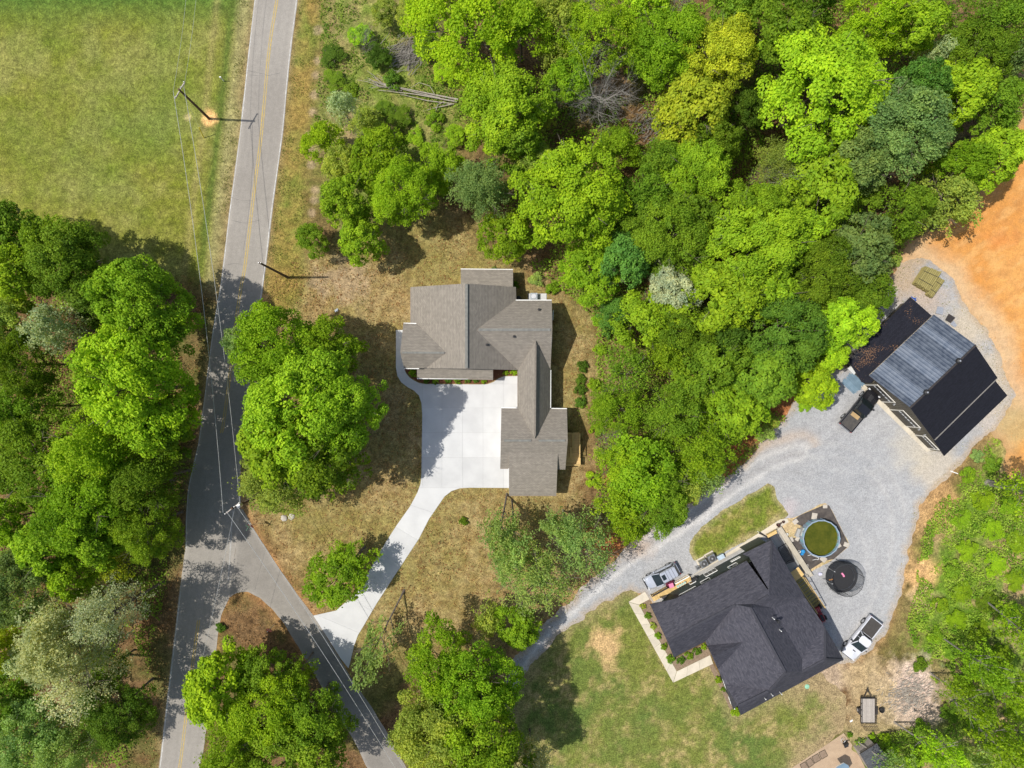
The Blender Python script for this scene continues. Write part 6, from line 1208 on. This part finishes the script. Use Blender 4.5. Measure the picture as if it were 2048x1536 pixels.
MB().path([(0, 0, -.2), (0, 0, 1), (.1, .05, 8), (.2, .1, 15)], [.5, .36, .28, .16], 10).build('lower_trunk', M['palebark'], bt)
# leafless trees
def bare(px, py, r, T, b, lab, i=0, m='twig'):
    t = thing('bare_tree', lab, 'tree', W(*b), random.uniform(0, 6)); o = link('trunk', BARE[i], t); R = r/PPM*.85; o.scale = (R/5*1.1, R/5*1.1, T/14)
bare(1235,205,82,13,(1200,245),'leafless grey tree with fine twigs in the north wood',0); bare(1228,885,30,8,(1205,868),'leafless pale limb-like tree just right of the deck',1,'palebark'); bare(1412,575,26,9,(1385,590),'bare pale snag beside the white-flowering tree',0,'palebark'); bare(1165,20,42,11,(1150,60),'leafless grey tree at the top edge of the north wood',1); bare(1345,30,42,11,(1330,65),'brown leafless tree in the dark gap at the top',0)
bare(1560,350,42,10,(1515,370),'leafless pale tree below the huge lime one',1); bare(1690,690,30,7,(1655,690),'small leafless bush-tree beside the barn lean-to',1); bare(1120,200,30,9,(1115,215),'thin leafless tree right of the deep bright one',0); bare(700,260,28,7,(722,280),'thin leafless sapling near the road verge clump',1); bare(735,95,28,7,(745,110),'thin leafless sapling in the upper clearing',0); bare(2030,170,34,10,(1960,180),'pale leafless tree at the right edge above the clearing',1)
# shrubs: bed, east side, lawn
def shrub(px, py, r, T, col, lab, kind='shrub', cat='shrub', name='shrub', grp=None): return tree(px, py, r, T, kind, col, lab, name, cat, grp=grp)
for px, py, r, c, lab in ((826,746,8,'bright','brightest shrub of the porch bed, at its west end'),(852,761,6,'dark','dim shrub second from the west in the porch bed'),(870,761,7.5,'mid','green shrub third from the west along the porch'),(896,760,6.5,'dark','dark shrub fourth from the west along the porch'),(915.5,760.5,7.5,'mid','larger green shrub in the middle of the porch bed'),(936,760,6.5,'dark','dark shrub just east of the larger middle one'),(952,760,6,'dark','dark small shrub second from the east end of the porch'),(967.5,761,6.5,'bright','light green shrub at the east end of the porch row'),(1011.8,746,5.5,'bright','small light shrub in the corner bed left of its pair'),(1028,745,6.5,'bright','light shrub in the corner bed against the garage wing'),
 (1165,733,12,'dark','round dark shrub, topmost of the four east of the house'),(1161,759,11,'dark','round shrub second from top east of the house'),(1161,780,11.5,'dark','round shrub third from top east of the house'),(1161,804,12,'dark','round shrub lowest of the four east of the house'),(927,1043,9,'mid','single round shrub on the brown lawn below the driveway'),
 (1286,1213,6,'olive','first flower bed shrub from the walk corner of the charcoal house'),(1296,1232,7,'mid','shrub in the west bed, second from the walk corner'),(1306,1252,7,'olive','shrub in the west bed, third from the walk corner'),(1316,1272,7,'bright','bright shrub in the middle of the west bed'),(1328,1293,7,'mid','shrub in the west bed above its lower corner'),(1342,1318,9,'mid','bigger shrub at the lower corner of the west bed'),(1362,1321,8,'dark','shrub right of the lower corner in the front bed'),(1378,1312,8,'mid','front bed shrub below the charcoal roof edge'),(1394,1303,8,'dark','dark shrub in the front bed near the entry'),(1408,1294,6,'bright','small round shrub in the inner corner by the entry'),
 (1437,1360,7,'bright','bright shrub along the lower front wall of the charcoal house'),(1448,1378,6,'mid','small shrub next along the lower front wall'),(1472,1424,10,'bright','bright shrub at the bottom corner of the charcoal house'),(441,1255,10,'dark','dark bush on the west edge of the triangular island')):
    shrub(px, py, r, max(.5, r/PPM*1.5), c, lab)
# brush in the lower right: low bushes
bz0 = [(1955,912,20,'grey'),(1985,930,26,'mid'),(1935,950,26,'bright'),(1965,1000,34,'lime'),(2020,1010,34,'bright'),(1925,1040,30,'bright'),(1985,1060,36,'lime'),(2035,1085,34,'bright'),(1935,1100,32,'bright'),(1990,1130,36,'lime'),(1905,1140,26,'mid'),(2035,1160,34,'bright'),(1925,1185,32,'bright'),(1975,1205,34,'mid'),(1880,1210,24,'bright'),(1915,1240,30,'lime'),(1960,1265,34,'bright'),(2020,1230,34,'lime'),(1870,1270,26,'bright'),(1900,1300,30,'mid'),(1950,1325,32,'lime'),(2005,1310,34,'bright'),(1925,1370,34,'bright'),(1985,1385,32,'mid'),(2030,1420,34,'bright'),(1840,1330,22,'mid'),(1900,1425,30,'mid'),(1955,1450,32,'bright'),(1840,1460,28,'mid'),(1780,1500,26,'lime'),(1862,1508,30,'bright'),(1955,1535,34,'mid'),(2010,1500,32,'bright'),(1830,1525,28,'bright'),(1720,1485,12,'grey'),(1744,1472,10,'lime'),(1700,1470,8,'mid'),(1770,1475,14,'bright')]
bz = bz0
adj = dict(grey='grey-green', mid='mid green', bright='bright green', lime='lime green')
lev = [(920,'the barn front corner'),(960,'the white pipe'),(1010,'the pool mat tip'),(1045,'the pool rim top'),(1075,'the pool middle'),(1105,'the pool rim bottom'),(1135,'the trampoline top'),(1165,'the trampoline middle'),(1195,'the stairs'),(1225,'the quad bike'),(1255,'the white pickup tailgate'),(1285,'the white pickup cab'),(1315,'the white pickup bonnet'),(1345,'the septic lid'),(1375,'the mulch patch'),(1405,'the trailer tongue'),(1430,'the trailer wheels'),(1455,'the trailer ramp'),(1480,'the camp chair'),(1505,'the shed ridge'),(1530,'the ground panels')]
used = set()
for i, (px, py, r, c) in enumerate(bz):
    L_ = min(lev, key=lambda q: abs(q[0]-py))[1]; m_ = round((2048-px)/16)
    lab = '%s %s bush level with %s, %d metres from the right edge' % ('big' if r > 31 else 'small' if r < 27 else 'medium', adj[c], L_, m_)
    while lab in used: lab = lab.replace(' bush', ' leafy bush', 1) if 'leafy' not in lab else lab.replace('leafy', 'spreading leafy')
    used.add(lab)
    shrub(px, py, r*.66, random.uniform(.8, 1.5), c, lab, 'soft' if r > 28 else 'shrub', 'bush', 'bush')
# bushes of the upper clearing and wood edges
for px, py, r, T, c, lab in ((720,70,24,2.5,'lime','bright lime bush in the upper clearing near the leafless sapling'),(755,110,26,2.5,'dark','dark bush left of the brush pile'),(785,160,18,1.6,'dark','dark low bush just above the fallen trunks'),(665,110,24,1.2,'dark','dark green low bush along the verge at the top'),(668,160,22,1.0,'mid','low bush along the verge below the dark one'),(800,235,24,1.4,'mid','dark green bramble below the fallen trunks'),(830,270,20,1.2,'bright','bright bramble between fallen trunks and stump'),(770,220,22,1.2,'mid','bramble at the left below the fallen trunks'),(850,90,28,3,'mid','green bush right above the brush pile'),(890,140,26,2.4,'lime','lime bush right of the brush pile'),(700,180,16,1,'mid','small bush at the tip of the fallen trunks'),(820,30,30,4,'olive','olive thicket at the top edge above the brush pile'),(770,25,28,4,'olive','brownish thicket at the top edge left of its olive neighbour'),(870,240,20,1.5,'bright','bright bush below the thick end of the fallen trunks'),(910,270,22,2,'bright','bright bush left of the deep bright tree'),(880,370,24,3,'mid','green bush beside the stump'),(1195,640,12,.8,'bright','small bright weed clump east of the roof shadow'),(1200,700,12,.9,'bright','weed clump between shadow tip and wood edge'),(1195,860,14,1,'bright','weed clump right of the deck top'),(1185,960,16,1.2,'bright','weed clump below the deck'),(1075,560,16,1.5,'pale','pale bush overlapping the north roof corner'),(1105,575,14,1.3,'bright','small bright bush above the white pad'),(990,552,16,2.6,'teal','blue-green sprig over the north shed roof'),
    (1215,660,16,2,'teal','teal bush at the wood edge near the shadow tip'),(1190,770,14,1.2,'bright','weed clump beside the second round shrub'),(1200,810,18,1.8,'bright','leafy bush right of the lowest round shrub'),(1790,520,14,1,'olive','olive weeds at the gravel edge left of the post stacks'),(1760,575,18,1.5,'olive','pale weeds beside the north corner of the barn'),(1610,810,14,1,'bright','weeds at the gravel edge below the low lime tree'),(1540,840,18,1.2,'olive','weeds on orange soil by the gravel yard'),(1340,1040,16,2,'bright','bush at the lane edge under the drooping tree'),(1030,570,8,.9,'mid','small sprout in the shade of the north shed')):
    shrub(px, py, r, T, c, lab, 'shrub' if r < 22 else 'soft', 'bush', 'bush')
# fallen trunks, brush pile, stump debris
t = thing('fallen_tree', 'pale fallen dead tree with parallel trunks lying in the upper clearing', 'fallen tree', W(915, 203))
def g3(px, py, z=.25): return W(px, py, z)
for a_, b_, r0, r1 in (((916,199),(745,164),.12,.03),((914,203.5),(755,180),.11,.03),((908,208),(800,188),.08,.03),((880,196),(735,158),.08,.02)):
    p = g3(*a_, .3); q = g3(*b_, .45); m_ = p.lerp(q, .5)+Vector((0, random.uniform(-.3, .3), .1)); MB().path([p, m_, q], [r0, (r0+r1)/2, r1], 8).build('trunk', M['deadwood'], t, world=True)
for i in range(14):
    s = random.uniform(.45, .95); p = g3(916-170*s, 200-34*s+random.uniform(-4, 6), .4); a = R_(170)+random.uniform(-.55, .35); L_ = random.uniform(1.2, 3); q = p+Vector((math.cos(a)*L_, math.sin(a)*L_, random.uniform(.0, .5))); MB().path([p, p.lerp(q, .5)+Vector((0, .1, .1)), q], [.05, .035, .015], 5).build('branch', M['deadwood'], t, world=True)
MB().path([g3(905,208), g3(873,215), g3(847,222)], [.09,.06,.03], 6).build('branch', M['deadwood'], t, world=True); MB().path([g3(888,203,.4), g3(875,210,.6), g3(871,225,.5), g3(880,243,.2)], [.07,.05,.04,.02], 6).build('branch', M['deadwood'], t, world=True); MB().path([g3(870,190,.3), g3(860,172,.6), g3(838,165,.6), g3(815,180,.2)], [.05,.04,.03,.015], 5).build('branch', M['deadwood'], t, world=True)
def pile(label, px, py, rx, ry, n, ln, col='twig', z=.5):
    mb = MB(); c = W(px, py)
    for i in range(n):
        a = random.gauss(.6, .5); x = random.gauss(0, rx*.45); y = random.gauss(0, ry*.45); L_ = random.uniform(.5, ln); h = random.uniform(.03, z)
        mb.tube((x-math.cos(a)*L_/2, y-math.sin(a)*L_/2, h), (x+math.cos(a)*L_/2, y+math.sin(a)*L_/2, h+random.uniform(-.1, .15)), random.uniform(.015, .06), .01, 4, False)
    o = mb.build('brush_pile', M[col]); o.location = c; tag(o, label, 'brush pile', kind='stuff'); return o
pile('heap of cut grey branches in the upper clearing', 818, 108, 2.4, 2.0, 260, 2.6); pile('small heap of grey and white sticks among bright trees', 866, 340, 1.1, 1.2, 60, 1.8, 'deadwood')
pile('tangle of thin grey sticks on the brown bank', 1300, 250, 3.5, 2.0, 120, 2.2); pile('brown mulch and stick litter beside the trailer', 1818, 1388, 3.0, 3.0, 500, .7, 'deadwood', .12)
# ---------- undergrowth and weeds as stuff
def cloud(name, label, polys, dens_, hmax, lf, col, col2, seed, excl=(), spread=.3, mn=.45, nscale=.5):
    g = np.random.default_rng(seed); allp = []
    for pp in polys:
        q = wpts(pp); lo = q.min(0); hi = q.max(0); ar = np.prod(hi-lo); n = int(ar*dens_); P = lo+g.random((n, 2))*(hi-lo); P = P[sdf(P, q) > 0]; allp.append(P)
    P = np.concatenate(allp); keep = fbm(P[:, 0], P[:, 1], nscale, seed) > mn
    for e in excl: keep &= sdf(P, wpts(e) if not isinstance(e, np.ndarray) else e) < -.15
    P = P[keep]; n = len(P); hn = np.clip((fbm(P[:, 0], P[:, 1], nscale, seed)-mn)*6, .1, 1)
    z = .03+hmax*hn*g.random(n); Nn = unit(np.array([0, 0, .8])+g.normal(size=(n, 3))*.55); pt = fbm(P[:, 0], P[:, 1], 1.3, seed+50, 3)
    t = smooth01(pt-.5, .25); c = np.asarray(col)*(1-t[:, None])+np.asarray(col2)*t[:, None]; c = c*(.8+.4*g.random(n))[:, None]
    me = leaves_mesh(name, np.column_stack([P, z]), Nn, lf*(.6+.8*g.random(n)), c); me.materials.append(M['leaf']); o = link(name, me); o.color = (1, 1, 1, 1); tag(o, label, 'undergrowth', kind='stuff'); return o
EX = [GRAV, DRIVE, [(a, b) for a, b in ROAD_L]+[(a, b) for a, b in ROAD_R2[::-1]]+[(a, b) for a, b in ROAD_R[::-1]], SIDE_R+SIDE_L[::-1], DIRT, [(1570,1000),(1700,1000),(1700,1150),(1570,1150)]]
cloud('undergrowth', 'low bright green brush covering the ground at the lower right', [BRUSH], 90, 1.0, .17, (.15, .30, .02), (.42, .56, .07), 801, EX+[[(1700,1330),(1850,1330),(1870,1440),(1690,1450)], [(1540,1470),(1690,1460),(1740,1540),(1700,1600),(1540,1600)]], mn=.43)
cloud('bramble', 'green brambles and weeds in the upper clearing beside the road', [CLEAR], 38, .45, .17, (.10, .22, .015), (.26, .34, .05), 811, EX, mn=.47)
cloud('forest_weeds', 'thin green weeds on the brown woodland floor', [[(940,-60),(2100,-60),(2100,240),(1900,440),(1780,520),(1660,740),(1450,960),(1260,1080),(1190,1000),(1190,640),(1000,480),(900,300)], [(-60,480),(300,560),(370,700),(330,1000),(340,1150),(250,1560),(-60,1560)]], 34, 2.0, .20, (.17, .32, .02), (.31, .44, .05), 821, EX, mn=.43, nscale=.3)
cloud('verge_weeds', 'darker weeds along the ditch and verge of the main road', [VERGE, [(478,273),(458,427),(430,427),(455,150),(470,0),(500,0)]], 30, .18, .11, (.10, .17, .02), (.26, .24, .06), 831, EX, mn=.53, nscale=.8)
cloud('lawn_weeds', 'scattered green weeds on the brown lawn of the tan-roofed house', [YARD], 9, .1, .11, (.12, .17, .03), (.24, .22, .06), 841, EX+[[(795,530),(1140,530),(1140,1000),(990,1000),(990,780),(795,780)]], mn=.56, nscale=.4)
cloud('dry_leaves', 'fallen brown leaves on the banks and woodland floor', [[(-60,480),(420,560),(400,900),(370,1150),(330,1560),(-60,1560)], [(940,-60),(1900,-60),(1780,520),(1450,960),(1260,1080),(1190,640),(1000,480)], [(470,1190),(700,1350),(740,1560),(400,1560)], YARD], 8, .05, .16, (.30, .15, .06), (.42, .27, .12), 851, EX, mn=.35)

cloud('gravel_weeds', 'small weeds and leaves along the edges of the gravel yard', [GRAVEL], 10, .06, .10, (.16, .20, .04), (.36, .27, .13), 861, [[(a, b) for a, b in [(1010,1345),(1040,1322),(1100,1262),(1160,1202),(1225,1142),(1272,1092),(1345,1048),(1400,1014),(1450,970),(1495,942),(1540,892),(1592,830),(1630,782),(1670,752),(1700,745),(1850,905),(1900,915),(1930,905),(1850,980),(1825,1010),(1815,1060),(1800,1110),(1795,1160),(1780,1200),(1770,1240),(1750,1268),(1730,1290),(1700,1300),(1540,1190),(1320,1200),(1290,1178),(1262,1170),(1175,1215),(1065,1305),(1030,1350)]], [(1560,1000),(1700,1000),(1700,1150),(1560,1150)]], mn=.42, nscale=.9)
g_ = np.random.default_rng(5); q_ = wpts(DIRT); lo_ = q_.min(0); hi_ = q_.max(0); P_ = lo_+g_.random((1500, 2))*(hi_-lo_); P_ = P_[(sdf(P_, q_) > .3) & (P_[:, 0] < 66)]
mb = MB()
for p_ in P_:
    r_ = random.uniform(.03, .11); mb.add([(p_[0]+r_*math.cos(a), p_[1]+r_*math.sin(a), .01) for a in (0, 2.1, 4.2)]+[(p_[0]+random.uniform(-.3, .3)*r_, p_[1], .01+r_*.8)], [(0, 1, 3), (1, 2, 3), (2, 0, 3)])
o = mb.build('clods', mat('clay_clod', (.52, .26, .08), (.62, .36, .14), 2, .95)); tag(o, 'clods of orange clay scattered over the clearing', 'clods', kind='stuff')
